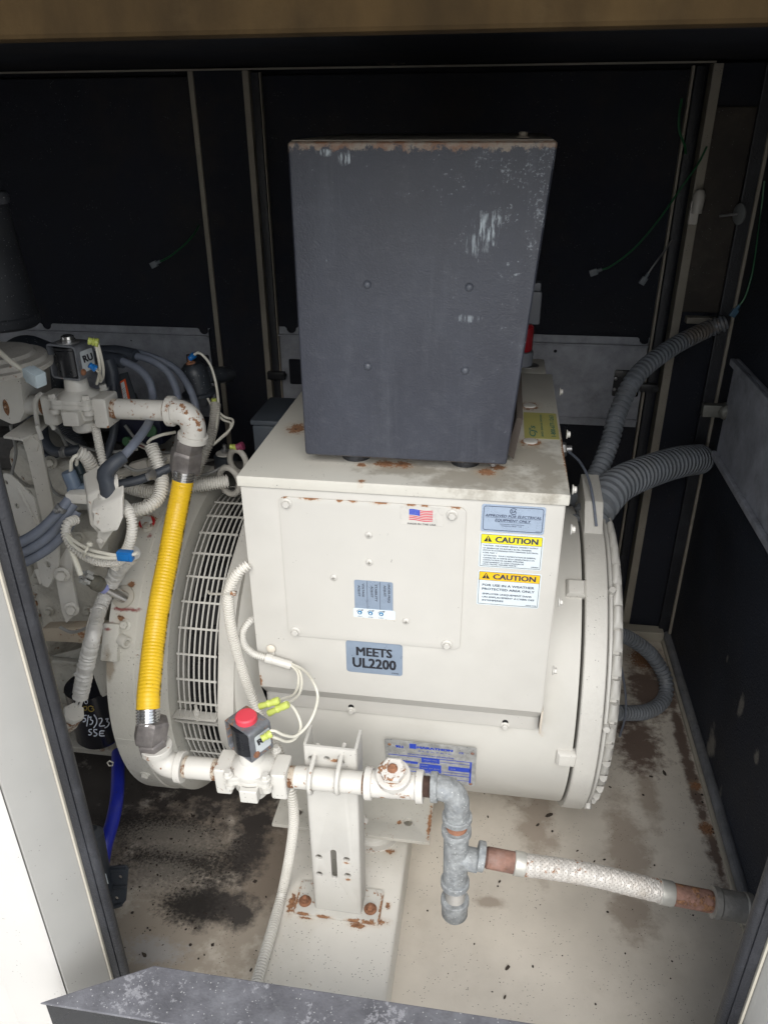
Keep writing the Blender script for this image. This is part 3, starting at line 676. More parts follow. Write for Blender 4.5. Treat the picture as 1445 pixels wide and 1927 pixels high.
caution((900, 1072), (1019, 1081), (1013, 1146), (896, 1136), yellow2, bd, None, .23)
# meets sticker
x0, z0, x1, z1 = stickrect(FP, (651, 1205), (758, 1213), (757, 1272), (652, 1264), .003)
s = obj('compliance_sticker', g_plate(FP.up(.0003), rrect(x0, z0 , x1, z1, .006), .0003), silver, alt)
tw = x1 - x0
obj('lettering', [g_text(S, 'MEETS', (x0 + tw * .19, z0 + (z1 - z0) * .56), (x0 + tw * .81, z0 + (z1 - z0) * .56), (z1 - z0) * .26, bold=.026), g_text(S, 'UL2200', (x0 + tw * .12, z0 + (z1 - z0) * .18), (x0 + tw * .88, z0 + (z1 - z0) * .18), (z1 - z0) * .30, bold=.026),
    g_text(S, '77793', (x1 - .0195, z0 + .0035), (x1 - .007, z0 + .0035), .0028, bold=.013)], ink, s)
# voltage adjust plate on the access panel
S2 = PP.up(.0003)
x0, z0, x1, z1 = stickrect(PP, (667, 1091), (740, 1096), (739, 1149), (667, 1145), .003)
s = obj('adjustment_label', g_plate(PP.up(.0001), rrect(x0, z0 - .002, x1, z1, .0035), .0003), silver, alt)
cw = (x1 - x0) / 3
obj('divider', [band(S2, x0 + cw * k - .0003, z0, x0 + cw * k + .0003, z1 - .001, .0002, .0001) for k in (1, 2)], ink, s)
SV = PL(S2.o, S2.n, (0, 0, -1))    # text reading downwards
def down(sx, s_, zt_, zb_, cap): return g_text(SV, s_, (-zt_, sx - cap / 2), (-zb_, sx - cap / 2), cap, bold=.013, hh=.0002)
SVo = SV.v
g = []
for k, (l1, l2) in enumerate((('VOLTAGE', 'ADJUST'), ('STABILITY', 'ADJUST'), ('UNDER-FREQ', 'ADJUST'))):
    cc = x0 + cw * (k + .5); m1 = z1 - .006 ; L1 = .0038 * len(l1)
    zt_ = z1 - .0065 + (.0035 if k == 2 else 0)
    g += [down(cc + .0043, l1, zt_, zt_ - L1, .0036), down(cc - .0028, l2, zt_ - .004, zt_ - .004 - .0225, .0036)]
obj('lettering', g, ink, s)
x2, z2, x3, z3 = stickrect(PP, (665, 1143), (744, 1150), (744, 1167), (665, 1160), .003)
s = obj('adjustment_slot', [g_plate(PP.up(.0005), rrect(x2, z2, x3, z3, .003), .0004)], white_s, alt)
obj('slot_rim', [g_plate(PP.up(-.0002), rrect(x2 - .0012, z2 - .0016, x3 + .0012, z2 + .004, .003), .0006)], mat('slot_rim_rust', (.6, .56, .5), .6, rust=.42, rscale=150), s)
S3 = PP.up(.001)
for k, nm in enumerate(('VOLT', 'STAB', 'U/F')):
    c = (x2 + .0115 + k * .0185, (z2 + z3) / 2 + .0012)
    obj('trim_pot', g_lathe(S3.w(*c, -.0002), (0, -1, 0), [(0, .0037), (.0012, .0037), (.0018, .003)], 20), flat('blue_pot', (.01, .14, .30), .25), s)
    obj('pot_screw', g_lathe(S3.w(c[0], c[1], .0016), (0, -1, 0), [(0, .0016), (.0004, .0014)], 14), flat('white_pot_screw', (.7, .75, .78), .3), s)
    obj('arrow_arc', [ring(S3, c, .0048, .0056, R(45), R(170), 10, 0), g_plate(S3, [(c[0] + .0025, c[1] + .0058), (c[0] + .0065, c[1] + .0062), (c[0] + .0045, c[1] + .0030)], .0001)], navy, s)
    obj('lettering', g_text(S3, nm, (c[0] - .004, z2 + .0012), (c[0] + .004, z2 + .0012), .0017, bold=.013, hh=0), navy, s)
# flag sticker
x0, z0, x1, z1 = stickrect(PP, (753, 951), (836, 957), (833, 991), (752, 985), .003)
s = obj('origin_sticker', g_plate(PP.up(.0001), rrect(x0, z0, x1, z1, .0006), .0003), stk_m('clear_sticker', (.525, .51, .475), .3), alt)
q = PP.px(770, 958); q2 = PP.px(814, 981); fx, fy, fw, fh = q[0], q2[1], q2[0] - q[0], q[1] - q2[1]
def wav(u): return .0010 * math.sin(u * 6.3 + .6) - .0006 * u
g = []
for k in range(13):
    if k % 2: continue
    zb = fy + fh * (1 - (k + 1) / 13); zt_ = fy + fh * (1 - k / 13)
    u0 = .43 if k < 7 else .0
    n = 10; lo = [(fx + fw * (u0 + (1 - u0) * i / n) + (.0012 * (13 - k) / 13 * 0), zb + wav(u0 + (1 - u0) * i / n)) for i in range(n + 1)]
    hi = [(x, z + (zt_ - zb)) for x, z in reversed(lo)]
    g.append(g_plate(S2.up(.0002), lo + hi, .0001))
obj('flag_stripes', g, red_ink, s)
n = 8; zb = fy + fh * (1 - 7 / 13); lo = [(fx + fw * .45 * i / n, zb + wav(.45 * i / n)) for i in range(n + 1)]; hi = [(x, z + fh * 7 / 13) for x, z in reversed(lo)]
obj('flag_canton', g_plate(S2.up(.0003), lo + hi, .0001), blue_ink, s)
g = []
for r_ in range(7):
    for c_ in range(6 if r_ % 2 == 0 else 5):
        u = (c_ + (.7 if r_ % 2 == 0 else 1.2)) / 6.6 * .45; g.append(g_plate(S2.up(.0005), circ(fx + fw * u, zb + fh * 7 / 13 * (r_ + .7) / 7.4 + wav(u), .00035, 5), .0001))
obj('flag_stars', g, white_s, s)
q = PP.px(767, 986); q2 = PP.px(820, 989)
obj('lettering', g_text(S2, 'MADE IN THE USA', (q[0], q[1]), (q2[0], q[1]), .0030, bold=.013), ink, s)
# sticker on the lid at the back right
LP = PL((0, 0, ZT + .0002), (0, 0, 1), (1, 0, 0))
a = [LP.px(*q) for q in ((989, 777), (1046, 777), (1053, 827), (982, 824))]
tx0, tx1, ty0, ty1 = (a[0][0] + a[3][0]) / 2, (a[1][0] + a[2][0]) / 2, (a[2][1] + a[3][1]) / 2, (a[0][1] + a[1][1]) / 2
s = obj('service_sticker', g_plate(LP, rrect(tx0, ty0, tx1, ty1, .002), .0003), stk_m('faded_yellow_sticker', (.40, .38, .13), .5), alt)
LV = PL(LP.o + V((0, 0, .0004)), (0, 0, 1), (0, 1, 0))      # text runs away from the viewer
green = flat('faded_green_print', (.03, .15, .13), .6)
def side(s_, x, y0, y1, cap, shear=0): return g_text(LV, s_, (y0, -x), (y1, -x), cap, bold=.013, shear=shear, hh=.0002)
yl = ty1 - ty0
obj('lettering', [side("CJ's", tx0 + .020, ty0 + .008, ty0 + yl * .46, .011, .2), side('SERVICES - GENERATORS / SWITCHGEAR', tx0 + .034, ty0 + .01, ty0 + yl * .92, .0035), side('1-800-677-1263', tx1 - .006, ty0 + .012, ty0 + yl * .9, .008)], green, s)
# ---- nameplate on the drum
p, n = cyl_px(812, 1432)
ny = -math.cos(0); n = V((0, n.y, n.z)).normalized()
p0_, n0_ = cyl_px(814, 1436, RB + .0012); NP = PL(p0_, n0_, (1, 0, 0))
q = [NP.px(*c) for c in ((727, 1390), (898, 1409), (892, 1482), (725, 1460))]
x0, x1 = (q[0][0] + q[3][0]) / 2, (q[1][0] + q[2][0]) / 2; z1, z0 = (q[0][1] + q[1][1]) / 2, (q[2][1] + q[3][1]) / 2
plate_m = mat('engraved_plate_metal', (.46, .47, .47), .4, .5, var=.3, vscale=60, speck=2.0, speckcol=(.10, .11, .12), bump=.4, grime=.3, gcol=(.3, .31, .32))
s = obj('nameplate', g_plate(NP, rrect(x0, z0, x1, z1, .004), .0006), plate_m, alt)
N1 = NP.up(.0008); W_, H_ = x1 - x0, z1 - z0
def nb(a, b, c, d): return band(N1, x0 + a * W_, z0 + b * H_, x0 + c * W_, z0 + d * H_, 0, .0002)
pb = flat('plate_blue', (.015, .06, .50), .4)
obj('blue_fields', [nb(.27, .83, .345, .95), nb(.03, .62, .955, .635), nb(.935, .08, .955, .62), nb(.40, .50, .60, .62), nb(.70, .36, .955, .47), nb(.38, .26, .62, .47), nb(.18, .44, .36, .50), nb(.03, .23, .94, .245), nb(.03, .12, .94, .13), nb(.03, .34, .38, .35), nb(.60, .55, .95, .56), nb(.62, .30, .93, .31)], pb, s)
obj('lettering', [g_text(N1, 'MARATHON', (x0 + .355 * W_, z0 + .85 * H_), (x0 + .74 * W_, z0 + .85 * H_), .0068, bold=.045, hh=.0001), g_text(N1, 'E L E C T R I C', (x0 + .37 * W_, z0 + .775 * H_), (x0 + .73 * W_, z0 + .775 * H_), .0028, bold=.013, hh=.0001),
    g_text(N1, 'SYNCHRONOUS AC GENERATOR', (x0 + .25 * W_, z0 + .67 * H_), (x0 + .76 * W_, z0 + .67 * H_), .0036, bold=.013, hh=.0001), g_text(N1, 'RU', (x0 + .12 * W_, z0 + .82 * H_), (x0 + .20 * W_, z0 + .82 * H_), .0072, bold=.04, shear=-.2, hh=.0001), g_text(N1, 'CE', (x0 + .81 * W_, z0 + .82 * H_), (x0 + .86 * W_, z0 + .82 * H_), .0055, bold=.01, hh=.0001)], pb, s)
obj('small_lettering', [g_text(N1, s_, (x0 + a_ * W_, z0 + b_ * H_), (x0 + c_ * W_, z0 + b_ * H_), .0026, bold=.013, hh=.0003) for s_, a_, b_, c_ in (('PART NO.', .43, .57, .58), ('ADAPTION', .43, .51, .58), ('RPM', .40, .42, .47), ('RISE BY RES', .40, .35, .60), ('FIELD VOLTS', .40, .28, .60), ('AMB', .72, .40, .78), ('ENCL', .20, .455, .28))], plate_m, s)
for a_, b_ in ((.05, .88), (.955, .86), (.955, .06)):
    obj('rivet', g_lathe(N1.w(x0 + a_ * W_, z0 + b_ * H_), n0_, [(0, .0035), (.001, .0033), (.0018, .002)], 14), rusty, s)
# ---- end bell, vent grille and adaptor housing at the left
ang = [R(k) for k in range(0, 360, 5)]
def polyring(x0, x1, rr, r_in):
    "faceted ring: outer radius varies a little so that it reads as a casting with flats"
    n = 72; vs = []
    for X in (x0, x1):
        for ra in (0, 1):
            for k in range(n):
                a = 2 * math.pi * k / n; loc = ((a - R(20) + math.pi / 8) % (math.pi / 4)) - math.pi / 8
                r = min(rr / math.cos(loc) * .985, rr * 1.03) if ra == 0 else r_in
                vs.append(V((X, YC - r * math.cos(a), ZC + r * math.sin(a))))
    fs = []
    for k in range(n):
        k2 = (k + 1) % n
        fs += [(k, k2, 2 * n + k2, 2 * n + k), (n + k, 3 * n + k, 3 * n + k2, n + k2), (k, n + k, n + k2, k2), (2 * n + k, 2 * n + k2, 3 * n + k2, 3 * n + k)]
    return vs, fs
obj('end_bell_rim', bevel(polyring(-.499, -.466, .328, .24), .0025, 2, 40), paint_rough, alt, 25)
lath('bell_recess', [(-.4655, .28), (-.4655, .312), (-.463, .312), (-.463, .28)], paint_rough)
GX0, GX1, GR = -.583, -.501, .322
lath('fan_drum', [(-.60, .26), (-.50, .26), (-.499, .10)], mat('dark_fan_interior', (.010, .010, .012), .7, var=.4, bump=.4, grime=.2, gcol=(.03, .03, .03)))
for k in range(26):
    a = 2 * math.pi * k / 26 + .08; p = V((-.548, YC - .275 * math.cos(a), ZC + .275 * math.sin(a))); F = Matrix((V((1, 0, 0)), V((0, math.sin(a), math.cos(a))), V((0, -math.cos(a), math.sin(a))))).transposed()
    obj('fan_blade', g_box((-.028, -.0015, -.02), (.04, .0015, .016), F @ Matrix.Rotation(.5, 3, 'Z'), p), MATS['dark_fan_interior'], alt)
NB = 8
def arcbar(X, r, w, t_, a0, a1, n=60):
    vs = []; fs = []
    for i in range(n + 1):
        a = a0 + (a1 - a0) * i / n; c, s_ = math.cos(a), math.sin(a)
        for dx, dr in ((-w / 2, 0), (w / 2, 0), (w / 2, t_), (-w / 2, t_)): vs.append(V((X + dx, YC - (r + dr) * c, ZC + (r + dr) * s_)))
    for i in range(n):
        for j in range(4): fs.append((4 * i + j, 4 * i + (j + 1) % 4, 4 * i + 4 + (j + 1) % 4, 4 * i + 4 + j))
    fs += [(3, 2, 1, 0), (4 * n, 4 * n + 1, 4 * n + 2, 4 * n + 3)]
    return vs, fs
_pj = cyl_px(352, 1338, .324)[0]; AJ = math.atan2(_pj.z - ZC, -(_pj.y - YC))          # where the two halves of the guard are clamped
for i in range(NB):
    X = GX0 + .004 + (GX1 - GX0 - .008) * i / (NB - 1)
    obj('guard_bar', [arcbar(X, GR, .0030, .0022, AJ + R(1.2), R(150)), arcbar(X, GR, .0030, .0022, R(-120), AJ - R(4.6))], paint, alt)
for k in range(-120, 151, 9):
    a = R(k) + AJ * 0
    if abs(a - AJ) < R(3) : continue
    p, n = on_cyl(0, a, GR + .0012); F = Matrix((V((1, 0, 0)), V((0, math.sin(a), math.cos(a))), n)).transposed()
    obj('guard_cross_bar', g_box((GX0, -.0020, 0), (GX1, .0020, .0024), F, V((0, p.y, p.z))), paint, alt)
p, n = on_cyl((GX0 + GX1) / 2, AJ, GR); tg = V((0, math.sin(AJ), math.cos(AJ)))
F = Matrix((V((1, 0, 0)), n, tg)).transposed()      # clamp flanges stand out from the drum
obj('clamp_flange', bbox((-.045, 0, -.001), (.043, .026, .0006), .0006, M=F, o=p), paint, alt)
obj('clamp_flange', bbox((-.045, 0, -.014), (.043, .020, -.0125), .0006, M=F, o=p), paint, alt)
obj('clamp_stud', [g_tube([p + n * .012 - tg * .02, p + n * .012 + tg * .024], .0032, 10), g_hex(p + n * .012 + tg * .001, tg, .0105, .007), g_hex(p + n * .012 + tg * .0085, tg, .0105, .004)], paint, alt)
for i in range(NB):
    X = GX0 + .004 + (GX1 - GX0 - .008) * i / (NB - 1); q0 = V((X, p.y, p.z))
    obj('guard_finger', g_tube([q0 + tg * .006, q0 + tg * .001 + n * .006, q0 + n * .022 + tg * .001 + V((.004, 0, 0))], .0013, 6), paint, alt)
adp = mat('beige_adaptor_casting', (.56, .545, .49), .5, var=.05, rust=.02, rscale=50, speck=.7, bump=.6, bscale=160, bdist=.0015, grime=.16, gcol=(.27, .25, .21), vscale=8,
   spots=[(cyl_px(277, 983, .38)[0], .016), (cyl_px(228, 1163, .38)[0], (.008, .01, .006)), (cyl_px(247, 1100, .38)[0], .007)],
   stains=[(60, (.21, .03, .028), .9, [(cyl_px(238, 1146, .38)[0], (.034, .03, .0042)), (cyl_px(210, 1175, .38)[0], (.010, .02, .004)), (cyl_px(283, 1008, .38)[0], (.006, .01, .004))]), (20, (.26, .21, .15), .8, [(cyl_px(207, 1250, .38)[0], (.012, .03, .04))])])
lath('adaptor_housing', [(-.70, .20), (-.70, .3785), (-.698, .381), (-.645, .381), (-.643, .379), (-.606, .379), (-.6045, .374), (-.589, .352), (-.588, .24)], adp)
# raised casting lands on the adaptor
def land(x0_, x1_, a0, a1, r, t_, m=adp, nm='casting_land', n=10): return obj(nm, bevel(arcbar((x0_ + x1_) / 2, r, x1_ - x0_, t_, a0, a1, n), .0015, 2, 60), m, alt)

# ================================================================ control cabinet on top of the terminal box
CYF = 1.13
def cabinet_material():
    t = NT('dark_grey_wrinkle_paint'); sep = t.n.new('ShaderNodeSeparateXYZ'); t.l.new(t.pos, sep.inputs[0]); X, Z = sep.outputs[0], sep.outputs[2]
    big = t.noise(7, 4, .6, stretch=(1, 1, .5)); fine = t.noise(240, 5, .75); med = t.noise(38, 5, .7)
    c = t.mix(t.rng(big, .35, .65), (.031, .034, .047), (.044, .049, .066))
    c = t.mix(t.math('MULTIPLY', t.rng(med, .5, .75), .35), c, (.085, .09, .105))
    run = t.noise(22, 5, .7, stretch=(1.5, 1, .12)); c = t.mix(t.math('MULTIPLY', t.rng(run, .55, .75), .3), c, (.10, .11, .13))
    # chalky pitting, denser toward the upper right
    k = t.math('ADD', t.rng(X, -.15, .06, 0, .075), t.rng(Z, 1.10, 1.40, -.02, .06))
    q = t.math('ADD', t.math('ADD', t.math('MULTIPLY', fine, .62), t.math('MULTIPLY', med, .38)), k)
    c = t.mix(t.math('MULTIPLY', t.rng(q, .665, .71), .75), c, (.27, .30, .33))
    # pale diagonal scuff and small scrapes
    m = t.n.new('ShaderNodeMapping'); m.inputs['Rotation'].default_value = (0, R(-58), 0); m.inputs['Scale'].default_value = (1, 1, .12); t.l.new(t.pos, m.inputs['Vector'])
    stroke = t.rng(t.noise(190, 4, .7, vec=m.outputs[0]), .47, .60)
    ns = t.noise(60, 5, .7)
    for (x, y), r_, o in (((918, 425), (.022, .4, .020), .85), ((900, 455), (.018, .4, .020), .5), ((648, 298), (.009, .4, .009), .9), ((610, 286), (.012, .4, .005), .8), ((930, 458), (.005, .4, .005), .9), ((615, 488), (.003, .4, .003), 1), ((880, 600), (.02, .4, .006), .4)):
        b = t.blob(atY(x, y, CYF), r_, ns, 2.2, .5, 1.1); c = t.mix(t.math('MULTIPLY', t.math('MULTIPLY', b, stroke), o), c, (.46, .52, .56))
    # worn rusty top edge
    e = t.math('ADD', t.rng(Z, zt_ - .022, zt_ - .002, 0, 1), t.math('MULTIPLY', t.math('SUBTRACT', t.noise(75, 6, .75), .5), 2.4))
    e1 = t.rng(e, .55, .75); ec_ = t.mix(t.rng(t.noise(45, 5, .7), .42, .6), (.30, .25, .20), (.24, .12, .065)); c = t.mix(t.math('MULTIPLY', e1, .85), c, ec_)
    e = t.math('ADD', t.rng(Z, zb + .003, zb, 0, 1), t.math('MULTIPLY', t.math('SUBTRACT', t.noise(60, 6, .75), .5), 2.5)); c = t.mix(t.math('MULTIPLY', t.rng(e, .7, .9), .7), c, (.25, .17, .11))
    t._set(t.b.inputs['Base Color'], c); t._set(t.b.inputs['Roughness'], t.rng(big, .3, .7, .34, .48))
    h = t.math('ADD', t.noise(420, 3, .6), t.math('MULTIPLY', t.noise(170, 3, .5), .5))
    t.l.new(t.bump(t.noise(5, 2, .5), .25, .01, t.bump(h, .55, .0011)), t.b.inputs['Normal']); return t.m
c4 = [atY(x, y, CYF) for x, y in ((572, 856), (953, 876), (1050, 266), (542, 263))]
zb = (c4[0].z + c4[1].z) / 2; zt_ = (c4[2].z + c4[3].z) / 2
cab_m = cabinet_material()
top_m = mat('rusty_cabinet_top', (.30, .265, .215), .6, var=.2, vscale=12, rust=.12, rscale=30, grime=.5, bump=.5, speck=.4)
c4 = [atY(x, y, CYF) for x, y in ((572, 856), (953, 876), (1050, 266), (542, 263))]
xa = (c4[0].x + c4[3].x) / 2; zb = (c4[0].z + c4[1].z) / 2; zt_ = (c4[2].z + c4[3].z) / 2; xb, xt_ = c4[1].x, c4[2].x
DEP = .44
cab = thing('control_cabinet', (xa + .17, CYF + .2, zb - .01), 'dark grey painted metal control cabinet with rust along its top edge', 'cabinet')
obj('cabinet_shell', bevel(g_prism([(xa, CYF, zb), (xb, CYF, zb), (xt_, CYF, zt_), (xa, CYF, zt_)], (0, DEP, 0)), .006, 3), cab_m, cab)
obj('cabinet_top_sheet', bevel(g_box((xa + .004, CYF + .008, zt_ - .001), (xt_ - .005, CYF + DEP - .01, zt_ + .0015)), .001), top_m, cab)
for x, y in ((691, 535), (883, 540), (692, 689), (875, 697)):
    obj('rivet', g_lathe(atY(x, y, CYF), (0, -1, 0), [(-.001, .0062), (.001, .0060), (.003, .0045), (.0042, .0015)], 18), mat('grey_rivet', (.075, .082, .10), .4, var=.1, bump=.3), cab)
for x, y in ((670, 858), (875, 874)):
    p = atY(x, y, CYF + .045)
    obj('rubber_foot', g_lathe((p.x, CYF + .050, ZT + .0005), (0, 0, 1), [(0, .024), (.006, .025), (zb - ZT - .001, .020)], 24), rubber, cab)
    obj('rubber_foot', g_lathe((p.x, CYF + .38, ZT + .0005), (0, 0, 1), [(0, .024), (.006, .025), (zb - ZT - .001, .020)], 24), rubber, cab)
obj('lower_flange', bevel(g_prism([(xb - .001, CYF + .06, zb - .004), (xb + .012, CYF + .05, zb - .010), (xb + .022, CYF + .05, zb + .06), (xb + .012, CYF + .06, zb + .06)], (0, .34, 0)), .001), mat('rusty_dark_flange', (.09, .075, .065), .7, rust=.3, rscale=60), cab)
obj('flange_screw', g_bolt(atY(928, 873, CYF + .04) + V((0, 0, .0)), (0, -1, 0), .7), steel, cab)
obj('top_screw', g_bolt(V((atZ(985, 262, zt_).x, CYF + .10, zt_ + .0015)), (0, 0, 1), 1.1), top_m, cab)
# grey box and red lamp peeking out behind the cabinet
p = atY(1004, 600, 1.62)
t = thing('grey_module', p, 'grey plastic module peeking out behind the right edge of cabinet', 'module')
obj('module_body', bbox(p + V((-.10, 0, -.012)), p + V((.013, .05, .055)), .004), mat('grey_module_plastic', (.13, .14, .16), .5, bump=.1), t)
obj('module_cap', bbox(p + V((-.10, .004, .055)), p + V((.010, .045, .072)), .004), MATS['grey_module_plastic'], t)
p = atY(993, 632, 1.62)
t = thing('red_lamp', p, 'red translucent lamp lens behind the right edge of cabinet', 'lamp')
obj('lamp_lens', g_lathe(p + V((-.012, 0, -.030)), (0, 0, 1), [(0, .022), (.004, .024), (.05, .024), (.056, .018)], 24), mat('red_lens', (.22, .008, .012), .15, var=.1, bump=.05), t)
obj('lamp_base', g_lathe(p + V((-.012, 0, -.060)), (0, 0, 1), [(0, .026), (.029, .026)], 24), MATS['grey_module_plastic'], t)
# dark grey box behind the left edge of the terminal box
p = atY(500, 800, 1.45)
t = thing('relay_box', p, 'dark grey electrical box behind the left edge of the terminal box', 'electrical box')
relay = mat('blue_grey_box', (.045, .055, .068), .45, var=.15, bump=.2, grime=.3, gcol=(.09, .09, .09))
q0 = atY(474, 800, 1.42); q1 = atY(560, 800, 1.42)
obj('box_body', bbox((q0.x, 1.42, q0.z - .06), (q1.x, 1.56, q0.z), .006), relay, t)
obj('box_cover', bbox((q0.x - .003, 1.417, q0.z + .001), (q1.x, 1.565, q0.z + .012), .004), relay, t)
obj('box_support', g_box((q0.x + .03, 1.47, q0.z - .25), (q0.x + .06, 1.5, q0.z - .061)), relay, t)

# ================================================================ lower gas train (threaded pipe at Y = .90)
YP, RP = .90, .0186
pa = lambda x, y, Y=YP: atY(x, y, Y)
def along(a, b, prof): d = (V(b) - V(a)); return g_lathe(a, d, prof, 32)
def pipe(name, a, b, label, m=paint_pipe, r=RP, t0=True, t1=True, group=None, tm=None):
    a, b = V(a), V(b); L = (b - a).length; d = (b - a) / L
    t = thing(name, a.lerp(b, .5), label, 'pipe', group)
    th = .010
    obj('pipe_tube', g_lathe(a + d * (th if t0 else 0), d, [(0, r - .001), (.0008, r), (L - (th if t0 else 0) - (th if t1 else 0) - .0008, r), (L - (th if t0 else 0) - (th if t1 else 0), r - .001)], 36), m, t)
    for flag, s, dd in ((t0, a, d), (t1, b, -d)):
        if flag:
            pr = []
            for k in range(6): pr += [(.0017 * k, r - .0022), (.0017 * k + .0009, r - .0006)]
            pr.append((.0102, r - .0016)); obj('pipe_thread', g_lathe(s, dd, pr, 32), tm or thread_m, t)
    return t
thread_m = mat('rusty_thread', (.56, .50, .42), .6, var=.1, rust=.85, rscale=110, bump=.6, bscale=300, bdist=.001)
def fitting_band(c, d, r, w): return g_lathe(V(c), d, [(0, r - .004), (0, r - .001), (.0012, r), (w - .0012, r), (w, r - .0015), (w, r - .006)], 36)
def elbow(name, a, b, corner, r, label, m, cat='elbow', band_r=None, bw=.011):
    "cast elbow from point a to b round corner"
    a, b, c = V(a), V(b), V(corner); br = band_r or r * 1.2
    da = (a - c).normalized(); db = (b - c).normalized()
    t = thing(name, c, label, cat)
    rad = min((a - c).length, (b - c).length) - bw * .6; n = 8
    pts = [a - da * bw * .5]
    for i in range(n + 1):
        u = i / n; p_ = (c + da * rad).lerp(c, u).lerp(c.lerp(c + db * rad, u), u); pts.append(p_)
    pts.append(b - db * bw * .5)
    obj('elbow_body', g_tube(pts, r, 32, .003), m, t)
    obj('end_band', fitting_band(a, -da, br, bw), m, t); obj('end_band', fitting_band(b, -db, br, bw), m, t)
    return t
def mesh_boxloc(F, o, a, b, w=.003, seg=3): return bevel(g_box(a, b, F, o), w, seg)
def solenoid_valve(o, xd, label, capcol, yaw, m, wires, lamp_cap, sc=1.0, tiltz=0):
    "body along xd, coil on top; all parts in the local frame x along pipe, y away, z up"
    o = V(o); X = V(xd).normalized(); Z = V((0, 0, 1)); Z = (Z - Z.dot(X) * X).normalized(); Y = Z.cross(X)
    F = Matrix((X, Y, Z)).transposed(); L = lambda x, y, z: o + F @ V((x * sc, y * sc, z * sc))
    B = lambda a, b, w=.003: bevel(g_box([q * sc for q in a], [q * sc for q in b], F, o), w * sc, 3)
    cyl = lambda p, d, prof, seg=32: g_lathe(L(*p), F @ V(d), [(t_ * sc, r_ * sc) for t_, r_ in prof], seg)
    t = thing('solenoid_valve', L(0, 0, -.02), label, 'valve', 'gas solenoid valves')
    obj('valve_end', B((-.061, -.025, -.029), (-.034, .025, .025), .005), m, t)
    obj('valve_end', B((.034, -.025, -.029), (.061, .025, .025), .005), m, t)
    obj('valve_body', [cyl((0, 0, -.046), (0, 0, 1), [(0, .010), (.002, .017), (.006, .020), (.020, .021), (.030, .034), (.052, .038)]), g_lathe(L(-.036, 0, 0), X, [(0, .021 * sc), (.036 * sc, .025 * sc), (.072 * sc, .021 * sc)], 32)], m, t)
    obj('front_boss', B((-.012, -.046, -.020), (.018, -.02, .006), .003), m, t)
    # lobed flange pair and bonnet
    lob = []
    for k in range(96):
        a = 2 * math.pi * k / 96; lob.append(((.036 + .0125 * max(0, math.cos(4 * (a - math.pi / 4))) ** 1.6) * sc * math.cos(a), (.036 + .0125 * max(0, math.cos(4 * (a - math.pi / 4))) ** 1.6) * sc * math.sin(a)))
    pl = PL(L(0, 0, .006), Z, X)
    obj('lower_flange', bevel(g_plate(pl, lob, .008 * sc), .0015), m, t)
    obj('upper_flange', bevel(g_plate(pl.up(.0085 * sc), lob, .008 * sc), .0018), m, t)
    obj('bonnet', cyl((0, 0, .022), (0, 0, 1), [(0, .036), (.003, .034), (.008, .026), (.012, .021), (.030, .019), (.032, .0175), (.036, .015)]), m, t)
    for k in range(4):
        a = math.pi / 4 + k * math.pi / 2; p = (.0445 * math.cos(a), .0445 * math.sin(a), .023)
        obj('bonnet_bolt', [cyl(p, (0, 0, 1), [(0, .0085), (.002, .0085), (.003, .007)], 18), g_hex(L(p[0], p[1], p[2] + .002), Z, .0115 * sc, .008 * sc)], m, t)
        obj('bolt_boss', cyl((p[0], p[1], .006), (0, 0, -1), [(0, .0085), (.008, .0082), (.010, .005)], 18), m, t)
    # coil in a bent steel bracket
    Rz = Matrix.Rotation(yaw, 3, 'Z'); G = F @ Rz
    Bc = lambda a, b, w=.001: bevel(g_box([q * sc for q in a], [q * sc for q in b], G, o), w * sc, 2)
    brk = mat('coil_bracket_' + ('rusty' if lamp_cap else 'steel'), (.17, .18, .20), .45, .4, var=.2, vscale=60, rust=.62 if lamp_cap else .2, rscale=120, bump=.5, grime=.5, gcol=(.28, .28, .28))
    w, h, z0 = .0305, .060, .056
    # bracket: top, bottom, and two sides; open at front and back (local -y)
    cz = z0 + h / 2
    out = rrect(-w, z0, w, z0 + h, .006, 4); inn = rrect(-w + .0035, z0 + .0035, w - .0035, z0 + h - .0035, .004, 4)
    plb = PL(o + G @ V((0, -.021 * sc, 0)), -(G @ V((0, 1, 0))), G @ V((1, 0, 0)))
    g = g_plate(plb.up(-.044 * sc), [(a * sc, b * sc) for a, b in out], .044 * sc, [[(a * sc, b * sc) for a, b in inn]])
    obj('coil_bracket', bevel(g, .0008), brk, t)
    obj('coil', [g_lathe(o + G @ V((0, 0, (z0 + .006) * sc)), Z, [(0, .022 * sc), (.0, .0262 * sc), ((h - .016) * sc, .0262 * sc), ((h - .014) * sc, .018 * sc)], 36)], black, t)
    obj('coil_flange', [g_lathe(o + G @ V((0, 0, (z0 + h - .009) * sc)), Z, [(0, .0268 * sc), (.004 * sc, .0268 * sc)], 36)], black, t)
    ct = o + G @ V((0, 0, (z0 + h) * sc))
    if lamp_cap: obj('coil_cap', [g_lathe(ct, Z, [(0, .0175 * sc), (.008 * sc, .0175 * sc), (.0105 * sc, .0155 * sc), (.0112 * sc, .008 * sc)], 32)], flat('faded_red_plastic', (.62, .05, .075), .45), t)
    else:
        obj('cap_washer', [g_lathe(ct, Z, [(0, .019 * sc), (.0015 * sc, .018 * sc)], 32)], steel, t)
        obj('coil_cap', [g_lathe(ct + Z * .0015, Z, [(0, .0125 * sc), (.004 * sc, .0125 * sc), (.0045 * sc, .011 * sc), (.009 * sc, .0105 * sc), (.0105 * sc, .008 * sc)], 32)], chrome, t)
    ps = PL(o + G @ V(((w + .0002) * sc, 0, cz * sc)), G @ V((1, 0, 0)), G @ V((0, 1, 0)))
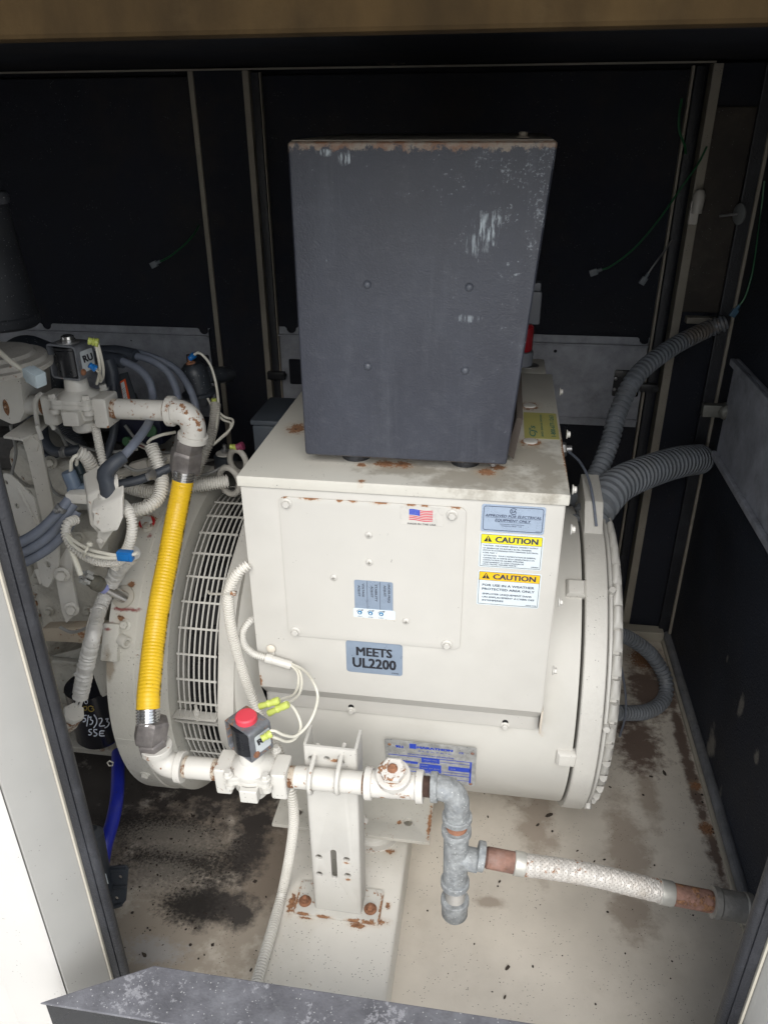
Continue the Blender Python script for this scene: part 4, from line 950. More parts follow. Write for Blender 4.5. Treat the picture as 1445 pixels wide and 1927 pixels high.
    st = obj('mark_sticker', g_plate(ps.up(.0002), rrect(-.012 * sc, -.017 * sc, .019 * sc, .019 * sc, .003), .0002), stk_m('grey_mark_sticker', (.50, .54, .56), .4), t)
    obj('lettering', g_text(ps.up(.0006), 'RU', (-.008 * sc, -.001 * sc), (.016 * sc, -.001 * sc), .012 * sc, bold=.03, shear=-.2), ink, st)
    obj('bracket_screw', g_lathe(ps.w(-.012 * sc, -.016 * sc), ps.n, [(0, .006 * sc), (.002, .0055 * sc), (.003, .002 * sc)], 16), rust_bolt, t)
    for yy, zz in ((-.022, .022), (-.022, -.022)):
        pass
    return t, (lambda x, y, z: o + G @ V((x * sc, y * sc, z * sc)))

A0, A1 = pa(343, 1443), pa(414, 1451)
dP = (pa(690, 1475) - A0).normalized(); V0 = A0 + dP * ((pa(479, 1459) - A0).dot(dP)); A1 = V0 - dP * .0605
pipe('gas_pipe', A0, A1, 'short beige gas pipe between lower elbow and red-capped valve', group='beige gas pipes')
dP = (pa(690, 1475) - A0).normalized()
V0 = A0 + dP * ((pa(479, 1459) - A0).dot(dP))
val, vp = solenoid_valve(V0, dP, 'lower gas solenoid valve with red cap on its coil', None, R(-32), mat('valve_paint', (.55, .535, .495), .42, var=.03, rust=.22, rscale=80, speck=.35, bump=.3, bscale=160, bdist=.001), None, True)
B0, B1 = V0 + dP * .0605, A0 + dP * ((pa(690, 1475) - A0).dot(dP) + .004)
pipe('gas_pipe', B0, B1, 'beige gas pipe clamped to the channel post by two U-bolts', group='beige gas pipes')
# tee with rusty plug
T0, T1 = pa(688, 1474), pa(797, 1481)
t = thing('pipe_tee', T0.lerp(T1, .5), 'rust spotted beige pipe tee closed by hex plug', 'tee')
d = (T1 - T0).normalized(); tc = T0.lerp(T1, .5)
obj('tee_body', g_lathe(T0 + d * .004, d, [(0, .0215), ((T1 - T0).length - .008, .0215)], 36), paint_rusty, t)
for s, dd in ((T0, d), (T1, -d)): obj('end_band', fitting_band(s, dd, .0265, .012), paint_rusty, t)
bdv = V((-.02, -.28, .96)).normalized()       # branch leans up towards the viewer
obj('tee_branch', g_lathe(tc, bdv, [(.004, .0205), (.026, .0205)], 32), paint_rusty, t)
obj('branch_band', g_lathe(tc + bdv * .024, bdv, [(0, .024), (.0012, .0275), (.012, .0275), (.0135, .0255), (.0135, .019)], 36), paint_rusty, t)
pg = obj('plug', g_lathe(tc + bdv * .0375, bdv, [(0, .019), (.005, .018)], 28), thread_m, t)
plug_m = mat('rusty_plug_paint', (.58, .56, .52), .5, var=.05, rust=.62, rscale=85, bump=.5, bscale=140, bdist=.001)
obj('plug_hex', [g_hex(tc + bdv * .042, bdv, .038, .011)], plug_m, pg)
obj('plug_boss', g_lathe(tc + bdv * .053, bdv, [(0, .0085), (.004, .007), (.006, .004)], 14), rust_bolt, pg)
# U bolts
for i, x in enumerate((587, 638)):
    p = pa(x, 1465); w = .0
    up_ = V((0, -.05, 1)).normalized(); rr = RP + .0044
    pts = [p + V((0, .050, .026))] + [p + V((0, .024, .026))]
    for k in range(9):
        a = R(78) - R(18) * k; pts.append(p + V((0, -rr * math.cos(R(60) - R(22) * k * 1.0) if False else -rr * math.cos(a), rr * math.sin(a))))
    pts += [p + V((0, .024, -.026)), p + V((0, .050, -.026))]
    obj('u_bolt', g_tube(pts, .0040, 12, .003), paint_pipe, smooth=True, label=('left' if i == 0 else 'right') + ' beige U-bolt holding the gas pipe on the channel post', cat='bolt', group='U-bolts on the channel post')
# ---- channel post
YU = .925
t = thing('channel_post', (-.225, YU, .105), 'beige steel channel post with slots carrying the lower gas pipe', 'bracket')
UP = PL((0, YU, 0))
q = [UP.px(*c) for c in ((568, 1402), (657, 1413), (676, 1722), (590, 1712))]
ux0, ux1 = UP.px(569, 1402)[0], UP.px(671, 1412)[0]; uz0, uz1 = .1125, UP.px(612, 1408)[1]
hs_ = [circ(*UP.px(600, 1613), .0062), circ(*UP.px(652, 1618), .0062), circ(*UP.px(601, 1645), .0062), circ(*UP.px(654, 1648), .0062), circ(*UP.px(587, 1428), .0068), circ(*UP.px(641, 1434), .0068), circ(*UP.px(615, 1428), .0055)]
s0, s1 = UP.px(627, 1600), UP.px(628, 1654); sw = .0055
hs_.append(arc_pts((s0[0], s0[1] - sw), sw, 0, math.pi, 8) + arc_pts((s0[0], s1[1] + sw), sw, math.pi, 2 * math.pi, 8))
post_m = mat('post_paint', (.50, .487, .452), .42, var=.03, speck=.4, bump=.12, bscale=350, grime=.15, spots=[(atY(632, 1432, YU), (.010, .01, .004)), (atY(652, 1625, YU), (.005, .01, .003)), (atY(655, 1656, YU), (.006, .01, .003))])
rr_ = .006
obj('post_web', bevel(g_plate(PL((0, YU + .005, 0)), rrect(ux0 + rr_, uz0, ux1 - rr_, uz1, .0002, 1), .005, hs_), .0006), post_m, t)
def corner_flange(xc, sgn):
    lp = []
    for k in range(7):
        a = R(90 * k / 6); lp.append((xc + sgn * rr_ * math.sin(a), YU + rr_ - rr_ * math.cos(a)))
    lp.append((xc + sgn * rr_, YU + .050)); lp.append((xc + sgn * (rr_ - .005), YU + .050))
    for k in range(7):
        a = R(90 - 90 * k / 6); lp.append((xc + sgn * (rr_ - .005) * math.sin(a), YU + rr_ - (rr_ - .005) * math.cos(a)))
    return bevel(g_prism([(x, y, uz0) for x, y in lp], (0, 0, uz1 - uz0)), .0006)
obj('post_flange', corner_flange(ux0 + rr_, -1), post_m, t); obj('post_flange', corner_flange(ux1 - rr_, 1), post_m, t)
bq = [atZ(*c, .112) for c in ((562, 1676), (720, 1690), (714, 1735), (550, 1721))]
bx0_, bx1_ = (bq[0].x + bq[3].x) / 2, (bq[1].x + bq[2].x) / 2; by0, by1 = (bq[2].y + bq[3].y) / 2, (bq[0].y + bq[1].y) / 2
base_m = mat('rusty_edge_base', (.56, .545, .50), .5, rust=.50, rscale=60, speck=.4, bump=.3,
    spots=[(V((x, by0, .11)), (.012, .003, .01)) for x in (bx0_ + .02, bx0_ + .06, bx1_ - .05, bx1_ - .02)] + [(V((bx0_, by0 + .02, .11)), (.004, .03, .01)), (V((bx1_, by0 + .03, .11)), (.004, .03, .01))])
obj('base_plate', bevel(g_plate(PL((0, 0, .1055), (0, 0, 1), (1, 0, 0)), rrect(bx0_, by0, bx1_, by1 + .02, .006), .006), .0012), base_m, t)
for x, y in ((574, 1697), (697, 1712)):
    p = atZ(x, y, .112); obj('base_bolt', [g_bolt(p, (0, 0, 1), 1.45), g_lathe(p + V((0, 0, .009)), (0, 0, 1), [(0, .0052), (.004, .005), (.006, .003)], 12)], rust_bolt, t)

# ================================================================ galvanized branch
N0, N1_ = pa(797, 1480), pa(815, 1482)
def threads(a, b, r, m, parent, name='thread'):
    a, b = V(a), V(b); L = (b - a).length; n = max(2, int(L / .0018)); pr = []
    for k in range(n): pr += [(L * k / n, r - .0012), (L * (k + .5) / n, r)]
    pr.append((L, r - .0012)); return obj(name, g_lathe(a, b - a, pr, 32), m, parent)
t = thing('pipe_nipple', N0.lerp(N1_, .5), 'dark rusty threaded nipple between beige tee and galvanized elbow', 'nipple', 'rusty threaded nipples')
threads(N0 - dP * .004, N1_ + dP * .006, .0172, mat('dark_rust_thread', (.085, .05, .038), .75, var=.4, vscale=90, rust=.25, rscale=120, bump=.5), t)
ec = pa(859, 1484)
elbow('galvanized_elbow', pa(811, 1481), pa(860, 1543), ec, .0205, 'mottled galvanized elbow turning down at end of gas pipe', galv, band_r=.0245)
t = thing('pipe_nipple', pa(859, 1552), 'rusty threaded nipple between galvanized elbow and galvanized tee', 'nipple', 'rusty threaded nipples')
threads(pa(860, 1538), pa(859, 1566), .0172, mat('red_rust_thread', (.26, .12, .07), .75, var=.3, vscale=90, rust=.2, rscale=120, bump=.5), t)
G0, G1 = pa(859, 1558), pa(856, 1665)
t = thing('galvanized_tee', G0.lerp(G1, .5), 'mottled galvanized tee feeding the braided hose', 'tee')
dg_ = (G1 - G0).normalized(); gc = pa(857, 1612)
obj('tee_body', g_lathe(G0 + dg_ * .004, dg_, [(0, .021), ((G1 - G0).length - .008, .021)], 36), galv, t)
obj('end_band', fitting_band(G0, dg_, .0248, .013), galv, t); obj('end_band', fitting_band(G1, -dg_, .0248, .013), galv, t)
H0 = pa(905, 1612); dh = (pa(1380, 1706) - H0).normalized()
obj('tee_branch', g_lathe(gc + dh * .008, dh, [(0, .020), (.030, .020)], 32), galv, t)
obj('branch_band', fitting_band(H0 - dh * .006, dh, .0248, .012), galv, t)
t = thing('pipe_nipple', pa(857, 1677), 'grey threaded nipple between galvanized tee and bottom cap', 'nipple', 'rusty threaded nipples')
threads(pa(857, 1660), pa(856, 1698), .0172, mat('grey_thread', (.30, .29, .27), .6, .3, var=.3, rust=.15, rscale=120, bump=.4), t)
K0, K1 = pa(856, 1690), pa(855, 1722)
t = thing('drip_leg_end', K1, 'galvanized pipe cap hanging at bottom of the drip leg', 'cap')
dk = (K1 - K0).normalized(); Lk = (K1 - K0).length
obj('cap_shell', g_lathe(K0, dk, [(0, .018), (.0005, .0235), (.002, .0248), (.012, .0248), (.0135, .0232), (Lk - .005, .0232), (Lk + .002, .019), (Lk + .005, .010), (Lk + .0055, 0)], 36), galv, t)
def hp(x, y): p = pa(x, y); return H0 + dh * ((p - H0).dot(dh))
t = pipe('rusty_nipple', hp(905, 1612), hp(972, 1620), 'rust brown pipe nipple at left end of the braided hose', rusty, .0178, t1=False, group='rust brown hose nipples', tm=rusty)
BH0, BH1 = hp(985, 1625), hp(1262, 1684)
sag = [BH0, BH0.lerp(BH1, .25) + V((0, 0, .0055)), BH0.lerp(BH1, .5) + V((0, 0, .0075)), BH0.lerp(BH1, .75) + V((0, 0, .0035)), BH1]
t = thing('braided_hose', BH0.lerp(BH1, .5), 'white braided metal gas hose with rust tinted strands', 'hose')
braid_m = mat('braid_metal', (.50, .475, .44), .5, .25, var=.12, vscale=50, rust=.42, rscale=45, bump=.3, grime=.5, gcol=(.36, .28, .2))
def braid(pts, r, n=10, pitch=.052, step=.0028):
    P_, L_ = spline(pts); Lt = L_[-1]; m_ = int(Lt / step); Q = resample(P_, L_, [Lt * i / m_ for i in range(m_ + 1)])
    T = [(Q[min(i + 1, m_)] - Q[max(i - 1, 0)]).normalized() for i in range(m_ + 1)]
    fr = []; x = frame_from(T[0]) @ V((1, 0, 0))
    for i in range(m_ + 1): x = (x - x.dot(T[i]) * T[i]).normalized(); fr.append((x.copy(), T[i].cross(x)))
    out = []
    for sgn in (1, -1):
        for k in range(n):
            vs = []; fs = []
            for i in range(m_ + 1):
                s = Lt * i / m_; a = sgn * 2 * math.pi * s / pitch + 2 * math.pi * k / n
                over = .00075 * math.sin(2 * n * (2 * math.pi * s / pitch) / 2 + (0 if sgn > 0 else math.pi) + k * math.pi * (1 if sgn > 0 else -1))
                x, y = fr[i]
                wd = 2 * math.pi * r / n * .84
                ta = -sgn
                for da in (-wd / r * .5, -wd / r * .3, 0, wd / r * .3, wd / r * .5):
                    aa = a + da; rr = r + over + (.0005 if abs(da) < wd / r * .4 else -.0001)
                    vs.append(Q[i] + (x * math.cos(aa) + y * math.sin(aa)) * rr)
            for i in range(m_):
                for j in range(4): fs.append((5 * i + j, 5 * i + j + 1, 5 * i + 6 + j, 5 * i + 5 + j))
            out.append((vs, fs))
    return out
obj('hose_core', g_tube(sag, .0165, 20, .01), mat('braid_core', (.10, .08, .065), .8), t)
for g in braid(sag, .0178, 14, .105): obj('braid_strand', g, braid_m, t, recalc=False)
for a_, b_ in ((hp(968, 1620), hp(989, 1625)), (hp(1240, 1678), hp(1266, 1684))):
    obj('ferrule', along(a_, b_, [(0, .0185), (.0015, .0200), ((b_ - a_).length - .002, .0200), ((b_ - a_).length, .0188)]), mat('worn_ferrule', (.50, .49, .45), .45, .5, var=.2, rust=.12, rscale=70, bump=.4, grime=.4), t)
pipe('rusty_nipple', hp(1263, 1683), hp(1346, 1700), 'rust brown pipe nipple between braided hose and end coupling', rusty, .0178, t0=False, group='rust brown hose nipples', tm=rusty)
t = thing('pipe_coupling', hp(1375, 1706), 'dull grey pipe coupling at the right end of gas line', 'coupling')
cg = mat('dull_grey_coupling', (.26, .25, .23), .6, .4, var=.2, vscale=50, bump=.8, bscale=160, bdist=.0015, grime=.5)
a_, b_ = hp(1338, 1700), hp(1412, 1714); Lc = (b_ - a_).length
obj('coupling_body', g_lathe(a_, dh, [(0, .020), (.0006, .0248), (.010, .0252), (.0125, .0236), (Lc - .0125, .0236), (Lc - .010, .0252), (Lc, .0248), (Lc, .018)], 36), cg, t)
pipe('rusty_nipple', hp(1410, 1713), hp(1490, 1730), 'rusty pipe stub disappearing behind the right front door jamb', rusty, .0178, group='rust brown hose nipples', tm=rusty)

# ================================================================ lower elbow, yellow hose, upper train
E0, E1 = pa(296, 1398), pa(345, 1443)
elc = pa(297, 1440)
elbow('pipe_elbow', pa(293, 1402), pa(347, 1444), pa(299, 1439), .0215, 'lower beige cast elbow under the yellow hose', mat('elbow_paint', (.55, .535, .495), .42, var=.03, rust=.42, rscale=90, speck=.3, bump=.35, bscale=160, bdist=.001), band_r=.0268, bw=.012)
def hex_nut(a, b, af, m, parent, name='hose_nut'):
    a, b = V(a), V(b); L = (b - a).length; r = af / math.sqrt(3)
    g = g_lathe(a, b - a, [(0, r * .90), (L * .12, r), (L * .88, r), (L, r * .90)], 6)
    return obj(name, bevel(g, .0015, 2, 20), m, parent, 25)
YT = 1.24
up = lambda x, y: atY(x, y, YT)
hose_px = [(347, 886, 1.225), (341, 925, 1.215), (331, 975, 1.19), (317, 1050, 1.135), (303, 1120, 1.08), (292, 1190, 1.03), (284, 1260, .975), (279, 1320, .93), (279, 1372, .905)]
HP = [atY(x, y, Y) for x, y, Y in hose_px]
t = thing('yellow_gas_hose', HP[4], 'yellow corrugated flexible gas hose with grey hex end nuts', 'hose')
hose_m = mat('yellow_jacket', (.74, .47, .016), .42, var=.05, vscale=30, speck=.5, speckcol=(.25, .16, .02), bump=.2, grime=.22, gcol=(.55, .34, .02))
Pp, Lp = spline(HP); Lt = Lp[-1]
def sub(s0, s1, n=14): return resample(Pp, Lp, [s0 + (s1 - s0) * i / n for i in range(n + 1)])
def s_at(y):   # arc length whose image row is y
    for p_, l_ in zip(Pp, Lp):
        q = CM.transposed() @ (p_ - CAM)
        if CY - FPX * q.y / -q.z >= y: return l_
    return Lt
sA, sB = s_at(903), s_at(1335)
HR = .0195
obj('hose_jacket', g_corr(sub(sA, sB, 24), HR, .0062, .0004, 28, .62), hose_m, t)
obj('bare_corrugation', g_corr(sub(s_at(880), sA + .002, 3), HR + .0005, .0048, .0022, 28, .5), chrome, t); obj('bare_corrugation', g_corr(sub(sB - .002, s_at(1364), 4), HR + .0005, .0048, .0022, 28, .5), chrome, t)
hex_nut(atY(289, 1352, .918), atY(281, 1398, .903), .050, cast_grey, t); hex_nut(pa(284, 1392), pa(290, 1412), .043, cast_grey, t)
hex_nut(up(352, 845), up(347, 888), .052, cast_grey, t); hex_nut(up(357, 824), up(352, 848), .047, cast_grey, t)
# black print along the hose
hk = flat('hose_print', (.12, .09, .03), .6)
for s_txt, f0, f1 in (('FLEXIBLE GAS TUBING', .04, .26), ('HOME-FLEX', .28, .38), ('CSA 3/4 IN', .40, .52), ('1000 FT 080', .60, .78), ('H SG', .84, .96)):
    sa, sb = sA + (sB - sA) * f0, sA + (sB - sA) * f1; g = []
    n = len(s_txt)
    for i, ch in enumerate(s_txt):
        if ch == ' ': continue
        s_ = sa + (sb - sa) * i / n; a_, b_ = resample(Pp, Lp, [s_, s_ + .006]); tdir = (b_ - a_).normalized()
        view = (CAM - a_).normalized(); sd_ = view.cross(tdir).normalized(); nn = (view * .42 - sd_ * .0 + (sd_ if sd_.x > 0 else -sd_) * .9); nn = (nn - nn.dot(tdir) * tdir).normalized()
        g.append(g_text(PL(a_ + nn * (HR + .0003), nn, tdir), ch, (0, -.003), ((sb - sa) / n * .72, -.003), .0065, bold=.01))
    obj('hose_lettering', g, hk, t)['kind'] = 'stuff'
# upper train
el_m = MATS['elbow_paint']
elbow('pipe_elbow', up(316, 773), up(362, 828), up(369, 776), .0225, 'upper beige cast elbow turning down into yellow hose', el_m, band_r=.0275, bw=.0125)
t = thing('pipe_nipple', up(361, 826), 'beige threaded nipple between upper elbow and hose nut', 'nipple'); threads(up(363, 818), up(357, 834), .0190, paint_pipe, t)
dU = (up(320, 773) - up(30, 758)).normalized(); 
def uq(x): 
    a = up(30, 760); b = up(320, 773); return a.lerp(b, (up(x, 766).x - a.x) / (b.x - a.x))
pipe('gas_pipe', uq(152) + dU * .0625, uq(320), 'upper beige gas pipe between valve and elbow', group='beige gas pipes')
pipe('gas_pipe', uq(18), uq(152) - dU * .0625, 'upper beige gas pipe left of the steel-capped valve', group='beige gas pipes')
val2, vq = solenoid_valve(uq(152) , dU, 'upper gas solenoid valve with steel nut on its coil', None, R(-12), paint_pipe, None, False, 1.03)

# ================================================================ engine side (left)
def W(*p): return [atY(x, y, Y) for x, y, Y in p]
loom = mat('painted_loom', (.62, .60, .55), .5, var=.06, speck=.3, bump=.15, grime=.2, gcol=(.25, .23, .2))
loom_dirty = mat('dirty_loom', (.42, .40, .36), .55, var=.12, speck=.5, bump=.3, grime=.6, gcol=(.12, .11, .1))
loom_grey = mat('dark_grey_loom', (.075, .08, .09), .5, var=.2, bump=.3, grime=.4, gcol=(.14, .14, .14))
cable_g = mat('grey_cable_rubber', (.15, .17, .215), .5, var=.15, vscale=40, bump=.3, grime=.3, gcol=(.2, .2, .2))
cable_d = mat('dark_cable_rubber', (.035, .042, .055), .5, var=.2, vscale=40, bump=.3, grime=.35, gcol=(.10, .10, .10))
wire_w = mat('cream_wire', (.62, .60, .52), .4, var=.05, speck=.2)
eng = mat('dirty_engine_paint', (.46, .44, .385), .6, var=.2, vscale=10, rust=.34, rscale=34, speck=.5, bump=.8, bscale=90, bdist=.004, grime=.95, gcol=(.065, .052, .042))
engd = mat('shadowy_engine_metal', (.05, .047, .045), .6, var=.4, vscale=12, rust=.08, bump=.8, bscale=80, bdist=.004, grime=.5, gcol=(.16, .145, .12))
brkt = mat('bracket_paint', (.60, .58, .53), .5, var=.06, speck=.5, bump=.25, grime=.2, gcol=(.28, .25, .2), rust=.04)
def run(name, pts, r, m, label, cat, corr=0, group=None, seg=12, amp=None, duty=.55):
    P_ = W(*pts) if isinstance(pts[0], tuple) else pts
    g = g_corr(P_, r, corr, amp, seg, duty) if corr else g_tube(P_, r, seg, .006)
    return obj(name, g, m, label=label, cat=cat, group=group)
# ---- block
t = thing('engine_block', (-1.1, 1.5, .1), 'dirty beige engine block filling the left of the enclosure', 'engine')
obj('block_casting', [bbox((-1.65, 1.34, .12), (-.72, 1.80, .60), .012), bbox((-1.65, 1.40, .60), (-.74, 1.75, .73), .02)], eng, t)
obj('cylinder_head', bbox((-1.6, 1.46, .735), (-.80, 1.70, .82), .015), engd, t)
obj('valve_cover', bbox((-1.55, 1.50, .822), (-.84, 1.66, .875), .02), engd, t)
obj('oil_pan', bbox((-1.6, 1.30, .04), (-.80, 1.78, .118), .015), eng, t)
obj('pan_flange', bbox((-1.6, 1.20, .165), (-.72, 1.33, .172), .002), eng, t)
for x, y, Y, r_, L_ in ((40, 880, 1.33, .05, .10), (110, 900, 1.30, .045, .08), (80, 1130, 1.26, .075, .10), (60, 1200, 1.22, .05, .1), (20, 1080, 1.28, .06, .1)):
    p = atY(x, y, Y); obj('casting_boss', bevel(g_lathe(p, (random.uniform(.1, .4), .9, random.uniform(-.3, .3)), [(0, r_ * .6), (.01, r_ * .9), (.03, r_), (L_, r_ * 1.1)], 20), .004), eng, t)
for z in (.30, .40, .50):
    obj('casting_rib', bbox((-1.5, 1.325, z), (-.76, 1.338, z + .012), .003), eng, t)
for x, y, Y, s_ in ((95, 870, 1.30, 1.6), (50, 930, 1.30, 1.3), (70, 1090, 1.2, 1.4), (118, 950, 1.28, 1.2), (90, 1240, 1.22, 1.3)):
    obj('block_bolt', g_bolt(atY(x, y, Y), (.3, -.9, .2), s_), eng, t)
obj('flange_strip', bevel(g_prism(W((78, 1183, 1.12), (200, 1180, 1.12), (200, 1213, 1.12), (82, 1207, 1.12)), (0, .03, -.004)), .003), mat('rusty_flange_strip', (.42, .36, .28), .65, rust=.5, rscale=35, grime=.6, gcol=(.22, .15, .09), bump=.5), t)
obj('block_web', bevel(g_prism(W((100, 1000, 1.20), (205, 1000, 1.20), (200, 1180, 1.20), (80, 1185, 1.20), (60, 1060, 1.20)), (0, .1, 0)), .008), eng, t)
obj('lower_web', bevel(g_prism(W((150, 1205, 1.17), (200, 1210, 1.17), (203, 1310, 1.17), (190, 1315, 1.17)), (0, .1, 0)), .006), MATS['beige_adaptor_casting'], t)
obj('lower_casting', bevel(g_prism(W((110, 1200, 1.36), (170, 1205, 1.36), (180, 1290, 1.36), (130, 1300, 1.36)), (0, .1, 0)), .008), eng, t)
# ---- features on the adaptor
c_, n_ = cyl_px(211, 1202, .381)
obj('adaptor_ear', bbox((-.015, -.042, -.012), (.018, .030, .012), .004, M=Matrix((V((1, 0, 0)), V((0, n_.z, -n_.y)), n_)).transposed(), o=c_), adp, alt)
obj('socket_bolt', g_lathe(c_ + V((.019, 0, 0)) + n_ * .002, (.86, -.45, 0), [(0, .012), (.003, .0115), (.016, .0115), (.018, .0105), (.018, .006), (.010, .006)], 20), adp, alt)
c_, n_ = cyl_px(277, 984, .381)
sb = obj('plug_washer', g_lathe(c_, n_, [(0, .016), (.002, .016)], 24), flat('red_washer', (.45, .01, .015), .4), alt)
obj('plug_bolt', [g_hex(c_ + n_ * .002, n_, .022, .007)], paint_pipe, alt)
for a0, a1 in ((R(24), R(26.5)), (R(-6), R(-3.5)), (R(52), R(54.5))):
    land(-.695, -.61, a0, a1, .3795, .0022)
c_, n_ = cyl_px(232, 1123, .381)
obj('sensor_boss', g_lathe(c_ - n_ * .003, n_, [(0, .023), (.006, .022), (.009, .016)], 24), mat('boss_rust', (.45, .42, .36), .6, rust=.25, rscale=60), alt)
land(-.60, -.592, R(-40), R(120), .345, .006)
# ---- end bell zip tie, looms in front of the drum
LOOMP = W((468, 1062, 1.075), (448, 1078, 1.065), (432, 1110, 1.06), (431, 1150, 1.06), (438, 1195, 1.06), (452, 1245, 1.07), (470, 1300, 1.08), (492, 1355, 1.06), (525, 1420, 1.0), (546, 1480, .965), (553, 1540, .955), (546, 1605, .95)) + [atZ(531, 1680, .120), atZ(510, 1760, .117), atZ(488, 1835, .114), atZ(474, 1890, .112)]
obj('wiring_loom', g_corr(LOOMP, .0098, .0052, .0028, 16, .55), loom, label='long beige ribbed loom running from behind the box down past the post', cat='conduit')
zt2 = thing('cable_tie', atY(410, 1117, 1.08), 'beige cable tie strapping ribbed loom to the end bell rim', 'cable tie')
obj('tie_strap', g_tube(W((392, 1113, 1.10), (394, 1117, 1.092), (412, 1118, 1.07), (430, 1117, 1.048), (442, 1117, 1.055), (444, 1114, 1.08)), .0022, 8), paint_pipe, zt2)
obj('tie_head', bbox(atY(438, 1117, 1.046) - V((.004, .002, .004)), atY(438, 1117, 1.046) + V((.005, .003, .004)), .001), paint_pipe, zt2)
for y_, Y_, x_ in ((1602, .946, 545), (1696, .946, 524)):
    pass
t = thing('conduit_pigtail', atY(480, 1200, 1.06), 'short ribbed conduit curling from behind the box to its clamp', 'conduit')
obj('ribbed_tube', g_corr(W((482, 1163, 1.105), (468, 1172, 1.085), (457, 1192, 1.075), (461, 1214, 1.07), (476, 1230, 1.068), (492, 1236, 1.067), (503, 1239, 1.067)), .0072, .0036, .0016, 16), paint_pipe, t)
obj('smooth_sleeve', g_tube(W((500, 1238, 1.066), (515, 1243, 1.066), (548, 1253, 1.066)), .0082, 20), paint_pipe, t)
obj('clamp_band', [g_tube(W((501, 1239, 1.066), (513, 1242, 1.066)), .0092, 20), bbox(atY(511, 1224, 1.077) - V((.0055, .001, .016)), atY(511, 1224, 1.077) + V((.0055, .001, .006)), .001)], paint_pipe, t)
obj('clamp_screw', g_lathe(atY(510, 1221, 1.077), (0, -1, 0), [(0, .0085), (.0015, .0082), (.004, .005), (.0045, .002)], 20), mat('screw_rust_tint', (.60, .55, .47), .5, rust=.2, rscale=160), t)
GN = 'cream wires of the lower gas valve'
yb1, yb2 = atY(500, 1325, .95), atY(508, 1335, .95)
for pts, lab in ((((545, 1250, 1.065), (560, 1266, 1.05), (561, 1290, 1.03), (552, 1308, 1.0), (534, 1315, .965), (522, 1320, .945)), 'inner cream wire curling from clamped sleeve to the upper yellow crimp'),
                 (((547, 1252, 1.065), (563, 1262, 1.05), (568, 1285, 1.03), (562, 1308, 1.0), (545, 1322, .96), (536, 1328, .94)), 'middle cream wire curling from clamped sleeve to the lower yellow crimp'),
                 (((548, 1249, 1.065), (572, 1262, 1.04), (590, 1285, 1.0), (598, 1312, .98), (590, 1345, .95), (575, 1370, .93), (555, 1386, .91), (535, 1384, .895), (515, 1375, .885), (505, 1378, .883)), 'outermost cream wire swinging wide right to side crimp of the valve'),
                 (((535, 1322, .94), (550, 1330, .95), (562, 1350, .95), (566, 1370, .94), (556, 1390, .92), (540, 1396, .905), (522, 1390, .89), (506, 1384, .883)), 'cream wire looping back below the yellow crimps to the valve side')):
    run('wire', pts, .0024, wire_w, lab, 'wire', group=GN, seg=8)
yel = flat('yellow_crimp', (.46, .52, .12), .35)
def crimp(a, b, lab, m=None, r_=.0065, grp='yellow crimp connectors'):
    a, b = V(a), V(b); L_ = (b - a).length
    t = thing('crimp_connector', a.lerp(b, .5), lab, 'connector', grp)
    obj('crimp_barrel', g_lathe(a, b - a, [(0, r_ * .8), (L_ * .05, r_ * .9), (L_ * .35, r_ * .75), (L_ * .45, r_), (L_ * .6, r_ * .8), (L_ * .7, r_), (L_ * .95, r_), (L_, r_ * .7)], 14), m or yel, t); return t
crimp(*W((488, 1330, .94), (526, 1318, .945)), 'yellow crimp connector above the red-capped coil, upper of two')
crimp(*W((505, 1343, .935), (543, 1325, .94)), 'yellow crimp connector above the red-capped coil, lower of two')
crimp(*W((492, 1391, .873), (511, 1380, .883)), 'yellow crimp connector pushed onto side of the red-capped coil')
# ---- bracket under the upper valve
t = thing('valve_bracket', atY(70, 880, 1.22), 'beige bent strap bracket under the steel-capped valve', 'bracket')
obj('strap', bevel(g_prism(W((43, 827, 1.20), (72, 815, 1.20), (101, 955, 1.24), (82, 990, 1.24)), (0, .006, 0)), .0015), brkt, t)
zz = atY(40, 822, 1.20).z
obj('top_plate', bevel(g_prism([atZ(x, y, zz) for x, y in ((7, 825), (43, 830), (72, 818), (96, 796), (92, 786), (70, 782))], (0, 0, .005)), .001), brkt, t)
obj('bracket_hook', bevel(g_prism(W((40, 826, 1.197), (60, 822, 1.197), (74, 832, 1.203), (70, 850, 1.205), (48, 850, 1.203)), (0, .006, 0)), .002), brkt, t)
obj('u_bolt', g_tube(W((73, 812, 1.215), (67, 775, 1.215), (66, 756, 1.212), (74, 742, 1.215), (86, 745, 1.24), (90, 760, 1.28)), .0042, 10), paint_pipe, label='beige U-bolt over upper gas pipe beside the steel-capped valve', cat='bolt')
obj('bolt_stub', g_tube(W((70, 800, 1.19), (78, 826, 1.19)), .0042, 10), paint_pipe, t); obj('bolt_stub', g_tube(W((96, 795, 1.22), (102, 808, 1.22)), .0042, 10), paint_pipe, t)
GP = PL((-.88, 1.14, .8), (-.15, -1, .12), (1, -.15, 0))
q = [GP.px(*c) for c in ((1, 905), (4, 894), (11, 889), (22, 892), (35, 904), (67, 937), (72, 960), (77, 987), (74, 1000), (43, 1012), (30, 985), (18, 951))]
t = thing('gusset_plate', GP.w(*q[9]), 'rounded beige gusset plate with two holes at the far left', 'plate')
obj('gusset', bevel(g_plate(GP, q, .004, [circ(*GP.px(14, 907), .0042), circ(*GP.px(35, 951), .0052)]), .0008), brkt, t)
obj('gusset_rib', g_tube([GP.w(*GP.px(36, 915), .004), GP.w(*GP.px(52, 945), .005), GP.w(*GP.px(72, 985), .004)], .003, 8), brkt, t)
PLT = PL((-.82, 1.13, .6), (-.1, -1, .1), (1, -.1, 0))
